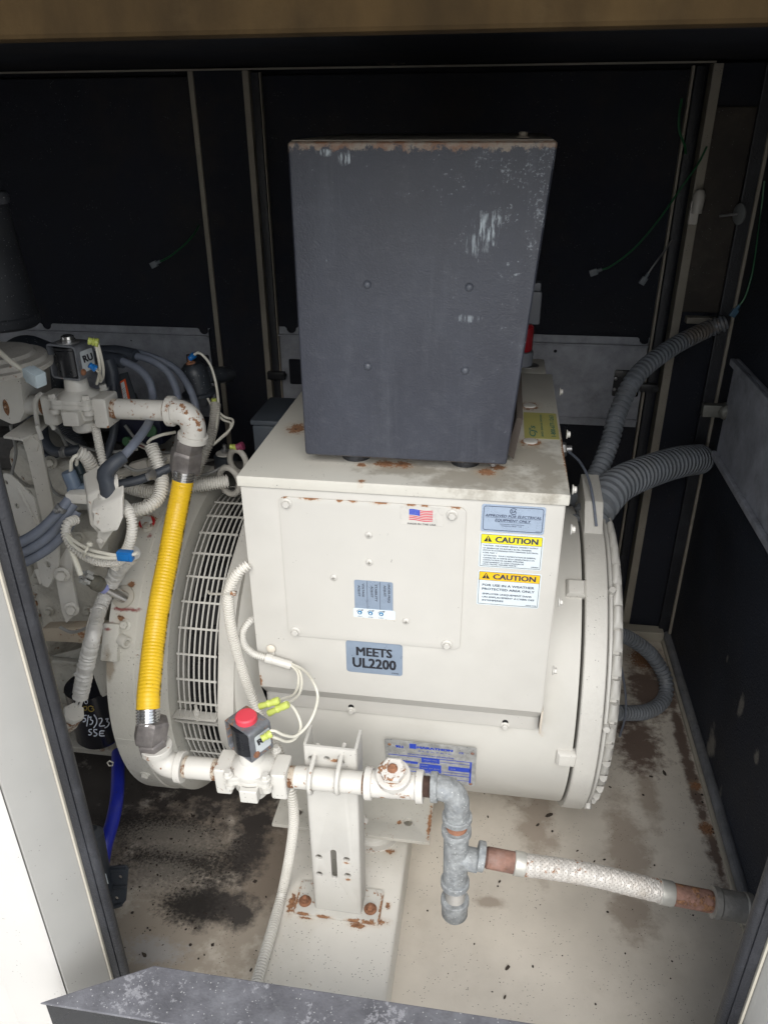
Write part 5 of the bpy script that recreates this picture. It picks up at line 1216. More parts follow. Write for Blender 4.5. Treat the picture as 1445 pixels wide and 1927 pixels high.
t = thing('engine_bracket', PLT.w(*PLT.px(130, 1100)), 'beige steel link plate held by two flanged bolts on the engine', 'bracket')
obj('link_plate', bevel(g_plate(PLT, [PLT.px(*c) for c in ((106, 1075), (112, 1058), (128, 1030), (142, 1032), (138, 1080), (149, 1140), (144, 1155), (128, 1170), (120, 1150))], .006), .0012), brkt, t)
obj('upper_plate', bevel(g_plate(PLT.up(.007), [PLT.px(*c) for c in ((76, 1050), (84, 1035), (95, 1025), (98, 1000), (118, 1000), (118, 1060), (104, 1092), (98, 1101), (88, 1096))], .006, [circ(*PLT.px(98, 1057), .006)]), .0012), brkt, t)
obj('side_clip', bevel(g_plate(PLT.up(.004), [PLT.px(*c) for c in ((72, 1068), (80, 1066), (88, 1092), (82, 1095))], .008), .001), brkt, t)
for x, y, s_ in ((126, 1075, 1.75), (139, 1143, 1.7)): obj('flange_bolt', g_bolt(PLT.up(.0145 if y < 1100 else .0065).w(*PLT.px(x, y)), (.25, -1, .15), s_), brkt, t)
# ---- ignition coil with black boot
# box is laid out from four measured corners of its front face and pushed back in depth
t = thing('ignition_coil', atY(195, 970, 1.08), 'beige cast ignition coil box carrying a black rubber boot', 'ignition coil')
coil_m = mat('coil_box_paint', (.64, .62, .57), .45, var=.05, speck=.4, bump=.3, bscale=160, bdist=.001, rust=.05, grime=.2)
FD = V((-.035, .055, .028))
f = W((170, 962, 1.055), (232, 932, 1.055), (232, 976, 1.05), (222, 1000, 1.048), (187, 1006, 1.045), (178, 985, 1.048))
obj('coil_front', bevel(g_prism(f, (-.006, .022, .012)), .006, 4), coil_m, t)
f2 = [p_ + V((-.010, .020, .012)) for p_ in W((166, 955, 1.055), (226, 925, 1.055), (228, 985, 1.05), (192, 1034, 1.05), (172, 1012, 1.045))]
obj('coil_case', bevel(g_prism(f2, (-.028, .045, .018)), .004, 3), coil_m, t)
obj('coil_lug', bevel(g_prism(W((184, 1000, 1.06), (222, 985, 1.06), (189, 1035, 1.06), (182, 1020, 1.06)), (0, .006, 0)), .001), coil_m, t)
obj('coil_screw', g_lathe(atY(188, 1018, 1.058), (0, -1, 0), [(0, .006), (.002, .0055), (.003, .002)], 16), coil_m, t)
obj('terminal_tower', g_lathe(atY(205, 938, 1.08), (-.1, -.2, 1), [(0, .016), (.012, .0145), (.014, .012)], 20), coil_m, t)
CPL = PL(atY(200, 962, 1.0535), V((0, -1, .0)), (1, 0, 0.35))
obj('cast_lettering', g_text(CPL, 'TECH', CPL.px(185, 965), CPL.px(212, 960), .007, bold=.01, hh=.0006), coil_m, t)
obj('coil_cable_boot', [g_tube(W((208, 930, 1.08), (203, 908, 1.08), (198, 893, 1.08), (205, 882, 1.082), (220, 868, 1.09), (232, 860, 1.10)), .0165, 16, r1=.0115)], cable_d, label='black rubber elbow boot on top of the ignition coil', cat='cable boot')
run('ignition_cable', ((228, 863, 1.10), (250, 838, 1.13), (270, 812, 1.18), (282, 790, 1.25), (288, 755, 1.33), (282, 720, 1.36), (262, 695, 1.38), (228, 678, 1.40)), .0078, cable_g, 'grey ignition cable passing behind upper gas pipe into the black boot', 'cable', group='grey ignition cables')
run('ignition_cable', ((250, 668, 1.48), (285, 678, 1.47), (315, 700, 1.46), (332, 735, 1.44), (335, 765, 1.42)), .0078, cable_g, 'middle grey ignition cable arching behind the upper elbow', 'cable', group='grey ignition cables')
run('ignition_cable', ((215, 655, 1.50), (275, 668, 1.50), (325, 690, 1.50), (352, 722, 1.48), (366, 755, 1.46), (370, 780, 1.45)), .0078, cable_g, 'outermost grey ignition cable arching over behind the upper elbow', 'cable', group='grey ignition cables')
run('ignition_cable', ((213, 715, 1.38), (216, 760, 1.36), (214, 810, 1.34), (203, 850, 1.32), (190, 880, 1.30)), .0085, cable_d, 'dark cable dropping straight down behind upper valve right end', 'cable', group='grey ignition cables')
for pts, lab in ((((172, 672, 1.42), (205, 674, 1.41), (232, 680, 1.40)), 'black boot end of the ignition cable nearest to coil bracket'), (((188, 662, 1.49), (222, 662, 1.485), (256, 670, 1.475)), 'upper black boot lying along rear ignition cable'), (((203, 678, 1.39), (210, 700, 1.385), (212, 726, 1.38)), 'vertical black boot right of the steel-capped valve')):
    P_ = W(*pts); obj('cable_boot', [g_tube(P_, .0135, 16)], cable_d, label=lab, cat='cable boot', group='black ignition cable boots')
# ---- connectors on the coil
t = thing('wire_connector', atY(140, 905, 1.12), 'blue grey plastic plug with two wires left of the ignition coil', 'plug')
gb = flat('blue_grey_plug', (.12, .16, .22), .45)
A_ = W((128, 887, 1.12), (143, 922, 1.12)); dA = (A_[1] - A_[0]).normalized()
obj('plug_barrel', g_lathe(A_[0], dA, [(0, .011), (.002, .0122), (.026, .0125), (.030, .013)], 20), gb, t)
FC = frame_from(dA, (1, .2, 0))
obj('plug_housing', [bbox((-.012, -.014, .028), (.022, .010, .052), .002, M=FC, o=A_[0]), bbox((-.010, -.0165, .030), (.002, -.0142, .050), .001, M=FC, o=A_[0])], gb, t)
obj('plug_slot', bbox((-.007, -.0172, .033), (-.002, -.0166, .047), .0002, M=FC, o=A_[0]), hole, t)
obj('dark_socket', [g_lathe(atY(143, 868, 1.14), dA, [(0, .008), (.022, .0085), (.024, .012), (.044, .012)], 16)], mat('dark_green_plug', (.02, .03, .035), .4), t)
for i, pts in enumerate((((133, 887, 1.12), (134, 868, 1.12), (141, 858, 1.125), (149, 855, 1.13)), ((144, 875, 1.135), (146, 862, 1.13), (152, 857, 1.13)))):
    obj('lead', g_tube(W(*pts), .0032, 8), wire_w, t)
obj('plug_base', bbox(atY(150, 935, 1.10) - V((.022, .008, .01)), atY(150, 935, 1.10) + V((.02, .02, .008)), .003), coil_m, t)
# ---- looms and hoses round the engine
LG = 'painted ribbed looms around the engine'
def ln(pts, r, lab, m=loom, corr=.0050, amp=None, g_=LG, name='wiring_loom'): return run(name, pts, r, m, lab, 'conduit', corr=corr, group=g_, seg=14, amp=amp if amp else r * .24)
ln(((148, 852, 1.13), (160, 858, 1.135), (172, 878, 1.14), (180, 905, 1.145), (184, 930, 1.15)), .0118, 'short wide loom whose open end faces the blue grey plug')
ln(((179, 800, 1.24), (184, 825, 1.22), (190, 855, 1.20), (197, 885, 1.19)), .0078, 'narrow ribbed loom dropping from beneath the upper valve')
ln(((284, 838, 1.26), (292, 858, 1.25), (301, 885, 1.24), (305, 912, 1.22), (297, 938, 1.20), (275, 955, 1.18), (240, 962, 1.17)), .0130, 'wide ribbed loom curving down behind the yellow hose')
ln(((212, 898, 1.33), (240, 915, 1.33), (280, 925, 1.33), (330, 918, 1.34), (380, 912, 1.36), (430, 905, 1.38)), .0145, 'large horizontal ribbed loom passing behind the yellow hose to the box', corr=.005)
ln(((231, 948, 1.10), (244, 965, 1.07), (249, 990, 1.06), (245, 1018, 1.055), (234, 1042, 1.05), (214, 1068, 1.05)), .0092, 'ribbed loom curving down right side of ignition coil')
ln(((143, 978, 1.08), (128, 985, 1.06), (124, 1004, 1.05), (136, 1026, 1.04), (160, 1045, 1.035), (190, 1057, 1.03), (218, 1056, 1.03), (236, 1048, 1.03)), .0088, 'ribbed loom looping under the ignition coil')
ln(((118, 792, 1.38), (135, 825, 1.36), (152, 855, 1.34), (172, 882, 1.32), (192, 902, 1.30)), .0165, 'dark dirty ribbed hose descending behind the plug', m=loom_grey, corr=.0048)
ln(((406, 760, 1.50), (402, 800, 1.46), (392, 835, 1.42), (378, 870, 1.40), (365, 905, 1.38)), .0110, 'grey ribbed loom behind the upper hose nuts', m=loom_dirty)
ln(((30, 690, 1.5), (60, 720, 1.48), (100, 750, 1.46), (130, 800, 1.42), (160, 850, 1.40), (190, 900, 1.38)), .012, 'dark ribbed hose deep behind the upper valve', m=loom_grey)
HG = 'grey hoses crossing behind the left seal'
for i, pts in enumerate((((132, 938, 1.10), (112, 962, 1.08), (85, 990, 1.06), (55, 1012, 1.04), (20, 1028, 1.02)), ((138, 948, 1.10), (118, 978, 1.08), (92, 1008, 1.06), (60, 1030, 1.04), (22, 1047, 1.02)), ((144, 962, 1.10), (126, 995, 1.08), (98, 1026, 1.06), (65, 1048, 1.04), (28, 1066, 1.02)))):
    run('grey_hose', pts, .0092, cable_g, ('upper', 'middle', 'lower')[i] + ' of three grey hoses running under the gusset plate to the left seal', 'hose', group=HG)
DG = 'dark hoses behind the brackets'
for pts, r_, lab in ((((80, 800, 1.30), (84, 828, 1.28), (100, 848, 1.27), (125, 850, 1.27), (150, 845, 1.28)), .010, 'dark hose bending beneath the upper valve bracket'), (((78, 850, 1.34), (100, 862, 1.33), (130, 872, 1.32), (160, 880, 1.32)), .009, 'lower dark hose behind the strap bracket'),
                     (((320, 880, 1.24), (290, 893, 1.22), (255, 905, 1.20), (218, 912, 1.18)), .0085, 'dark cable crossing from the hose nut to the ignition coil'), (((0, 755, 1.35), (40, 770, 1.35), (75, 790, 1.35)), .012, 'dark hose behind the left pipe end'), (((240, 900, 1.4), (280, 890, 1.4), (320, 872, 1.42), (345, 850, 1.44)), .009, 'dark cable behind the wide ribbed loom')):
    run('dark_hose', pts, r_, cable_d, lab, 'hose', group=DG)
ptb = thing('tube_fitting', atY(265, 875, 1.34), 'dirty beige compression fitting on a metal tube behind the yellow hose', 'fitting')
a_, b_ = atY(225, 892, 1.34), atY(345, 855, 1.36)
obj('metal_tube', g_tube([a_, b_], .010, 16), loom_dirty, ptb); dd = (b_ - a_).normalized()
obj('hex_fitting', [bevel(g_hex(a_ + dd * .03, dd, .030, .038), .001), g_lathe(a_ + dd * .072, dd, [(0, .014), (.03, .014)], 16)], loom_dirty, ptb)
# loose leads in front of the coil
WG = 'cream leads under the ignition coil'
for pts, lab in ((((125, 1005, 1.045), (145, 1022, 1.03), (175, 1036, 1.02), (205, 1043, 1.015), (226, 1046, 1.015)), 'upper cream lead sweeping to the blue splice'), (((124, 1010, 1.04), (142, 1030, 1.025), (170, 1044, 1.015), (200, 1050, 1.012), (226, 1050, 1.012)), 'lower cream lead sweeping to the blue splice'),
                 (((124, 1003, 1.05), (132, 1030, 1.04), (143, 1058, 1.035), (152, 1082, 1.03)), 'thick cream lead dropping into the dirty sensor plug')):
    run('wire', pts, .0030 if 'thick' not in lab else .0048, wire_w, lab, 'wire', group=WG, seg=8)
tie = thing('cable_tie', atY(164, 1035, 1.02), 'cream cable tie round the leads below the ignition coil', 'cable tie')
obj('tie_strap', g_tube(W((169, 1024, 1.02), (164, 1032, 1.004), (159, 1042, 1.004), (158, 1048, 1.015)), .0024, 8), wire_w, tie); obj('tie_head', bbox(atY(169, 1024, 1.008) - V((.004, .003, .003)), atY(169, 1024, 1.008) + V((.004, .003, .003)), .001), wire_w, tie)
t = thing('splice_connector', atY(236, 1045, 1.012), 'bright blue splice connector below the ignition coil', 'connector')
bl = flat('blue_plastic', (.01, .14, .42), .35); p = atY(236, 1045, 1.012)
obj('splice_body', [bbox(p + V((-.013, -.006, -.009)), p + V((.013, .006, .008)), .0018), bbox(p + V((-.007, -.0085, -.006)), p + V((.009, -.0058, .006)), .001)], bl, t)
obj('splice_lead', g_tube([p + V((.012, 0, .002)), p + V((.022, 0, .006))], .003, 8), wire_w, t)
# ---- speed sensor
_c, _n = cyl_px(236, 1125, .381); S0 = _c + _n * .004; S1 = atY(152, 1082, S0.y - .05); ds = (S1 - S0).normalized(); LS = (S1 - S0).length / .096
t = thing('speed_sensor', S0, 'bright steel speed sensor with lavender collar screwed into adaptor', 'sensor')
obj('sensor_barrel', g_lathe(S0, ds, [(0, .0115), (.042 * LS, .0115), (.0425 * LS, .010)], 28), chrome, t)
obj('sensor_collar', g_lathe(S0 + ds * .042 * LS, ds, [(0, .0122), (.008, .0125), (.009, .011)], 28), flat('lavender_collar', (.26, .28, .52), .5), t)
obj('sensor_plug', g_lathe(S0 + ds * .050 * LS, ds, [(0, .0125), (.002, .0142), (.006, .0142), (.007, .0128), (.010, .0128), (.011, .0145), (.016, .0145), (.018, .0125), (.030, .0115)], 24), mat('dirty_olive_plug', (.14, .135, .11), .7, var=.3, bump=.6, grime=.5), t)
FS = frame_from(ds)
for k in range(6):
    a = k * math.pi / 3; q0 = S0 + ds * .078 * LS + FS @ V((.010 * math.cos(a), .010 * math.sin(a), 0))
    obj('plug_prong', bbox((-.003, -.003, 0), (.003, .003, .014), .0008, M=FS, o=q0), mat('pale_plug_prong', (.42, .42, .40), .6, speck=.8), t)
# ---- wrapped sleeve running down to the pressure sender
sl = mat('wrapped_sleeve', (.56, .55, .52), .42, .1, var=.08, vscale=40, bump=.6, bscale=90, bdist=.003, speck=.5, speckcol=(.15, .14, .13))
SP = W((250, 1040, 1.085), (226, 1068, 1.11), (208, 1100, 1.125), (193, 1135, 1.11), (183, 1162, 1.075), (176, 1195, 1.02), (165, 1240, 1.01), (156, 1285, 1.0), (151, 1312, .995))
t = thing('wrapped_loom', SP[4], 'crinkled silver beige wrapped loom hanging down to the pressure sender', 'conduit')
Pq, Lq = spline(SP); Lt_ = Lq[-1]; ss = [Lt_ * i / 160 for i in range(161)]; rs = []
for i, s_ in enumerate(ss):
    f_ = s_ / Lt_; rs.append(.0135 + .0012 * math.sin(i * 1.9) * random.random() + .0012 * math.sin(f_ * 9) - (.0035 if abs(f_ - .45) < .012 else 0) - (.002 if abs(f_ - .86) < .012 else 0) + random.uniform(-.0004, .0004))
g = sweep(SP, ss, rs, 22); g = ([v + V((random.uniform(-.0005, .0005), random.uniform(-.0005, .0005), 0)) for v in g[0]], g[1])
obj('sleeve', g, sl, t)
for f_ in (.45, .86):
    a_, b_ = resample(Pq, Lq, [Lt_ * (f_ - .008), Lt_ * (f_ + .008)]); obj('sleeve_tie', [g_lathe(a_, b_ - a_, [(0, .0128), (.0045, .0128)], 20), bbox(b_ + V((-.016, -.010, -.003)), b_ + V((-.009, -.004, .003)), .001)], sl, t)
seam = [resample(Pq, Lq, [Lt_ * f_])[0] + V((-.0118, -.0062, 0)) for f_ in (.36, .45, .55, .65, .75, .85, .97)]
obj('sleeve_seam', g_corr(seam, .0024, .003, .0008, 8), sl, t)
for dx in (-4, 4): obj('lead', g_tube(W((152 + dx, 1310, .995), (147 + dx, 1328, .99), (136 + dx * .6, 1340, .985)), .003, 8), sl, t)
t = thing('pressure_sender', atY(118, 1370, .98), 'rust speckled beige pressure sender beside the left seal', 'sensor')
pm = mat('speckled_sender', (.55, .50, .43), .6, rust=.75, rscale=240, bump=.8, bscale=200, bdist=.002)
o_ = atY(140, 1340, .975); dd = (atY(105, 1400, .985) - o_).normalized()
obj('sender_collar', [bevel(g_hex(o_, dd, .034, .016), .001)], brkt, t); obj('sender_body', g_lathe(o_ + dd * .016, dd, [(0, .0175), (.020, .018), (.034, .014), (.045, .008), (.050, .006)], 24), pm, t)
# ---- oil filter with handwriting
t = thing('oil_filter', atY(178, 1380, 1.16), 'black oil filter with white handwritten date', 'oil filter')
FLX = 1.20; a_, b_ = atY(168, 1288, FLX), atY(191, 1385, FLX); dd = (b_ - a_).normalized(); Lf = (b_ - a_).length; RF = .052
bf = mat('black_filter_gloss', (.006, .007, .012), .25, var=.2, coat=.3)
obj('filter_can', g_lathe(a_, dd, [(0, RF), (Lf - .012, RF), (Lf - .003, RF - .006), (Lf, RF - .016), (Lf + .001, 0)], 48), bf, t)
bx = V((1, 0, 0)); bx = (bx - bx.dot(dd) * dd).normalized(); bn = -(dd.cross(bx)); 
if bn.y > 0: bn = -bn
def on_can(pts, w_=.0016, m=None, nm='handwriting'):
    vs = []
    P3 = []
    for x, y in pts:
        r_ = ray(x, y); o1 = CAM - a_; A2 = r_.dot(r_) - r_.dot(dd) ** 2; B2 = 2 * (o1.dot(r_) - o1.dot(dd) * r_.dot(dd)); C2 = o1.dot(o1) - o1.dot(dd) ** 2 - (RF + .0004) ** 2
        D2 = B2 * B2 - 4 * A2 * C2
        if D2 < 0: continue
        P3.append(CAM + r_ * ((-B2 - math.sqrt(D2)) / (2 * A2)))
    return g_tube(P3, w_, 6, .002) if len(P3) > 1 else ([], [])
pxf = lambda pts: [(60 + x * .1661, 1200 + y * .1661) for x, y in pts]
hand = [[(620, 880), (580, 890), (575, 915), (600, 915), (610, 940), (590, 955), (578, 950)], [(640, 880), (622, 1005)], [(650, 905), (672, 900), (665, 930), (690, 945), (680, 980), (655, 985)], [(705, 875), (735, 930), (730, 980), (700, 1025)],
        [(755, 920), (785, 915), (795, 940), (765, 1000), (825, 1000)], [(835, 925), (865, 920), (850, 950), (875, 965), (860, 1005), (825, 1025)],
        [(680, 1040), (650, 1045), (650, 1065), (678, 1085), (660, 1105), (640, 1100)], [(740, 1045), (705, 1045), (708, 1070), (738, 1090), (725, 1115), (700, 1115)], [(820, 1060), (775, 1062), (770, 1110), (822, 1115)], [(772, 1088), (810, 1086)]]
for pts in hand: obj('handwriting', on_can(pxf(pts), .0013), flat('chalk_white', (.62, .66, .74), .6), t)
gd = flat('gold_print', (.30, .22, .04), .4)
for pts in ([(695, 790), (665, 775), (640, 790), (645, 825), (675, 838), (700, 825), (698, 808), (675, 808)], [(620, 780), (590, 785), (582, 805), (600, 825), (622, 815), (620, 780)]): obj('gold_lettering', on_can(pxf(pts), .0011), gd, t)
obj('small_ring', on_can(pxf([(628, 715), (600, 715), (598, 740), (615, 752), (632, 740), (628, 715)]), .0007), MATS['chalk_white'], t)
t = thing('drip_tray', atY(165, 1400, 1.25), 'dirty beige pan edge under the black oil filter', 'tray')
obj('tray_wall', bevel(g_prism(W((125, 1330, 1.27), (160, 1335, 1.27), (215, 1395, 1.27), (205, 1415, 1.27), (130, 1405, 1.27)), (0, .008, 0)), .002), eng, t)
obj('tray_lip', g_tube(W((128, 1403, 1.262), (165, 1408, 1.262), (208, 1412, 1.262)), .006, 10), eng, t)
# ---- blue hose and black plastic bracket at floor level
bh = mat('dusty_blue_hose', (.012, .022, .30), .35, var=.15, grime=.5, gcol=(.13, .12, .13), bump=.15, speck=.4)
run('blue_hose', ((222, 1418, 1.20), (222, 1450, 1.14), (220, 1500, 1.07), (212, 1545, 1.02), (199, 1590, .975), (190, 1640, .94), (180, 1700, .90)), .0140, bh, 'dusty blue drain hose hanging to the floor beside the oil stain', 'hose', seg=20)
t = thing('hose_end_ring', atY(207, 1438, 1.12), 'small pale ring hanging beside the top of blue hose', 'ring')
obj('ring_loop', g_tube(W((202, 1436, 1.12), (207, 1432, 1.12), (213, 1436, 1.12), (211, 1442, 1.12), (204, 1441, 1.12), (202, 1436, 1.12)), .0015, 8), wire_w, t)
t = thing('plastic_bracket', atY(218, 1700, .88), 'black ribbed plastic mounting foot beside the lower left seal', 'bracket')
bp = mat('black_ribbed_plastic', (.030, .036, .045), .45, var=.15, bump=.2, grime=.3, gcol=(.09, .09, .09))
BP = PL((0, .87, 0), (.1, -1, .5), (1, .1, 0))
q = [BP.px(*c) for c in ((198, 1631), (238, 1627), (243, 1634), (238, 1694), (228, 1706), (205, 1712))]
obj('foot_plate', bevel(g_plate(BP, q, .005, [circ(*BP.px(228, 1649), .0035), circ(*BP.px(221, 1689), .0035)]), .001), bp, t)
for a_, b_ in (((200, 1637), (240, 1633)), ((212, 1667), (240, 1666)), ((205, 1704), (232, 1700))): obj('foot_rib', g_tube([BP.w(*BP.px(*a_), .006), BP.w(*BP.px(*b_), .006)], .0032, 8), bp, t)
obj('foot_hub', g_lathe(BP.w(*BP.px(196, 1668), -.01), BP.n, [(0, .022), (.03, .019), (.032, .012)], 24), bp, t)
obj('pump_body', g_lathe(atY(172, 1560, .90), (atY(196, 1720, .87) - atY(172, 1560, .90)), [(0, .010), (.01, .020), (.10, .022), (.15, .020)], 24), bp, t)
obj('paper_label', bbox(atY(199, 1655, .846) - V((.005, .0005, .012)), atY(199, 1655, .846) + V((.003, .0005, .014)), .0002), white_s, t)
# ---- regulator / dark canister with wires
t = thing('pressure_switch', atY(375, 720, 1.55), 'dark dusty dome canister behind the upper elbow with blue crimp terminal', 'switch')
cn = mat('dusty_dark_canister', (.030, .036, .045), .45, var=.25, grime=.5, gcol=(.10, .105, .11), bump=.4, speck=1.2, speckcol=(.3, .3, .3))
p = atY(375, 738, 1.55)
obj('canister_dome', g_lathe(p, (-.10, -.05, 1), [(0, .036), (.004, .030), (.045, .029), (.058, .026), (.066, .018), (.068, .008)], 32), cn, t)
obj('canister_rim', g_lathe(p, (-.10, -.05, 1), [(-.006, .034), (-.004, .038), (.002, .038), (.004, .034)], 32), cn, t)
obj('canister_base', g_lathe(p + V((0, 0, -.03)), (0, 0, 1), [(0, .016), (.024, .03)], 24), loom_grey, t)
obj('terminal_stud', g_lathe(atY(360, 686, 1.545), (-.1, 0, 1), [(0, .012), (.006, .010), (.008, .006), (.02, .005)], 14), rust_bolt, t)
obj('side_arm', g_tube(W((392, 705, 1.56), (415, 705, 1.60), (430, 705, 1.66)), .018, 16), cn, t)
crimp(*W((357, 675, 1.54), (366, 667, 1.54)), 'blue crimp connector on top of the dark dome canister', m=bl, r_=.007, grp=None)
WB = 'cream wires behind the upper elbow'
for pts, r_, lab in ((((364, 668, 1.54), (376, 664, 1.54), (395, 685, 1.54), (406, 720, 1.53), (411, 760, 1.50), (408, 795, 1.46), (402, 832, 1.43)), .0030, 'tallest cream wire arching from the blue crimp'),
                     (((386, 740, 1.54), (398, 765, 1.52), (402, 795, 1.48), (399, 832, 1.44)), .0028, 'short cream wire falling from the canister rim'),
                     (((404, 768, 1.5), (422, 784, 1.49), (438, 790, 1.48), (434, 806, 1.46), (415, 824, 1.44), (402, 836, 1.43)), .0026, 'outer looped cream wire left of the column'),
                     (((404, 774, 1.5), (420, 790, 1.49), (434, 796, 1.48), (430, 812, 1.46), (412, 828, 1.44), (400, 838, 1.43)), .0026, 'inner looped cream wire left of the column'),
                     (((396, 800, 1.49), (398, 820, 1.46), (396, 840, 1.44), (388, 850, 1.42)), .0028, 'cream wire hugging the upper elbow right side'),
                     (((278, 834, 1.27), (285, 826, 1.27), (305, 818, 1.28), (330, 813, 1.30)), .0030, 'cream wire running from wide loom to behind the upper elbow')):
    run('wire', pts, r_, wire_w, lab, 'wire', group=WB, seg=8)
crimp(*W((402, 750, 1.5), (405, 768, 1.5)), 'yellow crimp connector hanging right of the dark canister')
crimp(*W((433, 840, 1.46), (447, 842, 1.46)), 'yellow crimp connector beside the far left edge of terminal box')
crimp(*W((446, 842, 1.46), (458, 838, 1.46)), 'dull pink crimp connector beside the relay box', m=flat('dull_pink', (.22, .04, .09), .5), r_=.009, grp=None)
t = thing('starter_relay', atY(425, 860, 1.5), 'small black relay with steel stud left of the terminal box', 'relay')
p = atY(425, 865, 1.5)
obj('relay_can', g_lathe(p + V((0, 0, -.02)), (0, 0, 1), [(0, .026), (.03, .026), (.032, .022)], 24), bp, t); obj('relay_ring', g_lathe(p + V((0, 0, .014)), (0, 0, 1), [(0, .020), (.003, .020)], 24), brkt, t); obj('relay_stud', [g_hex(p + V((0, 0, .018)), (0, 0, 1), .016, .008), g_lathe(p + V((0, 0, .026)), (0, 0, 1), [(0, .005), (.010, .005)], 12)], steel, t)
for i, (x, y, r_) in enumerate(((432, 905, .030), (448, 868, .026))):
    c0 = atY(x, y, 1.40 + .06 * i); ring_ = [c0 + V((.8 * r_ * math.cos(a * math.pi / 6), -.3 * r_ * math.cos(a * math.pi / 6), r_ * math.sin(a * math.pi / 6))) for a in range(13)]
    obj('cable_loop', g_tube(ring_, .0065, 10), loom_dirty, label=('dirty beige cable loop beside the vent guard top', 'dirty beige cable loop behind the left lid corner')[i], cat='cable', group='dirty cable loops')
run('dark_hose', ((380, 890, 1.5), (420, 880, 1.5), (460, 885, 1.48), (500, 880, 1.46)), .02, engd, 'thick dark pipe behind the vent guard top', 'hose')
# ---- dark shroud with orange barcode tag
t = thing('barcode_tag', atY(232, 740, 1.42), 'small white barcode tag with an orange border on dark plate', 'tag')
TP = PL(atY(235, 740, 1.42), (-.25, -1, .2), (1, -.25, .0))
q = [TP.px(*c) for c in ((226, 718), (236, 712), (246, 756), (235, 766))]
obj('tag_plate', g_plate(TP.up(-.004), [TP.px(*c) for c in ((220, 705), (238, 700), (262, 770), (226, 790))], .0035), bp, t)
obj('tag_border', g_plate(TP, q, .0003), flat('orange_border', (.72, .10, .02), .5), t)
q2 = [TP.px(*c) for c in ((227.5, 721), (233.5, 717), (242, 758), (235, 764))]
obj('tag_paper', g_plate(TP.up(.0004), q2, .0002), white_s, t)
g = []
for k in range(9):
    f_ = .30 + k * .07; l_ = V(q2[0]).lerp(V(q2[3]), f_); r_ = V(q2[1]).lerp(V(q2[2]), f_); h_ = .0006 if k % 3 else .0011
    g.append(g_plate(TP.up(.0008), [(l_.x + .001, l_.y), (r_.x - .001, r_.y), (r_.x - .001, r_.y + h_), (l_.x + .001, l_.y + h_)], .0001))
tag(obj('barcode_bars', g, ink, t), kind='stuff')
t = thing('electronic_plug', atY(285, 812, 1.40), 'dark blue module with green sealed plug behind upper gas pipe', 'module')
dk = flat('dark_blue_module', (.012, .014, .035), .45)
obj('module_body', bbox(atY(262, 812, 1.42) - V((.06, .0, .03)), atY(262, 812, 1.42) + V((.05, .06, .035)), .01), dk, t)
obj('green_seal', g_lathe(atY(284, 810, 1.41), (.2, -1, .3), [(0, .013), (.008, .013), (.008, .009)], 20), flat('green_seal', (.04, .13, .05), .4), t); obj('green_seal', g_lathe(atY(242, 830, 1.39), (-.1, -1, .2), [(0, .010), (.008, .010)], 20), MATS['green_seal'], t)
for dx, mm in ((0, wire_w), (3, flat('maroon_wire', (.16, .01, .03), .5)), (6, wire_w)): obj('lead', g_tube(W((244, 829 + dx, 1.38), (262, 834 + dx, 1.34), (280, 842 + dx, 1.27)), .0018, 6), mm, t)
# ---- carburettor / mixer at far left
mat('dirty_mixer', (.46, .44, .40), .55, var=.12, vscale=14, rust=.2, speck=.5, bump=.6, bscale=110, bdist=.002, grime=.7, gcol=(.2, .18, .15))
t = thing('mixer_body', atY(15, 760, 1.25), 'beige cast gas mixer at the far left end of upper pipe', 'engine part')
obj('mixer_casting', bevel(g_prism(W((-60, 700, 1.22), (37, 700, 1.22), (46, 775, 1.22), (38, 795, 1.22), (22, 800, 1.22), (0, 790, 1.22), (-60, 790, 1.22)), (0, .10, 0)), .006), brkt, t)
obj('mixer_flange', bevel(g_prism([atZ(x, y, 1.06) for x, y in ((-80, 700), (0, 720), (52, 690), (20, 655), (-80, 640))], (0, 0, .012)), .003), brkt, t)
obj('mixer_dome', g_lathe(atZ(-10, 690, 1.072), (0, 0, 1), [(0, .095), (.008, .096), (.010, .088), (.018, .086), (.020, .070), (.026, .067), (.028, .05)], 40), MATS['dirty_mixer'], t)
obj('thread_ring', g_lathe(uq(22), dU, [(0, .024), (.003, .026), (.006, .024), (.009, .020)], 28), thread_m, t)
t = thing('black_actuator', atY(80, 690, 1.5), 'black round actuator half hidden behind the steel-capped valve', 'actuator')
obj('actuator_drum', g_lathe(atY(75, 700, 1.50), (.1, -1, .35), [(0, .07), (.05, .075), (.06, .07), (.08, .04)], 32), cn, t)
obj('actuator_lever', bevel(g_prism(W((60, 735, 1.4), (85, 690, 1.4), (92, 695, 1.4), (90, 715, 1.4), (65, 745, 1.4)), (0, .004, 0)), .0008), zinc_dusty, t)
# white lead with grey push-on connector
t = thing('loose_lead', atY(60, 700, 1.02), 'loose white lead ending in a pale blue push-on connector at far left', 'wire')
obj('lead_wire', g_tube(W((-12, 652, 1.05), (20, 680, 1.03), (40, 694, 1.02), (56, 705, 1.01)), .0042, 10), wire_w, t)
p0c, p1c = W((50, 699, 1.012), (78, 716, 1.0)); dc = (p1c - p0c).normalized(); FL_ = frame_from(dc, (0, 1, .2))
obj('lead_connector', [bbox((-.007, -.008, 0), (.007, .008, .006), .001, M=FL_, o=p0c), bbox((-.009, -.011, .006), (.009, .011, (p1c - p0c).length), .002, M=FL_, o=p0c)], flat('pale_blue_plastic', (.42, .50, .54), .4), t)
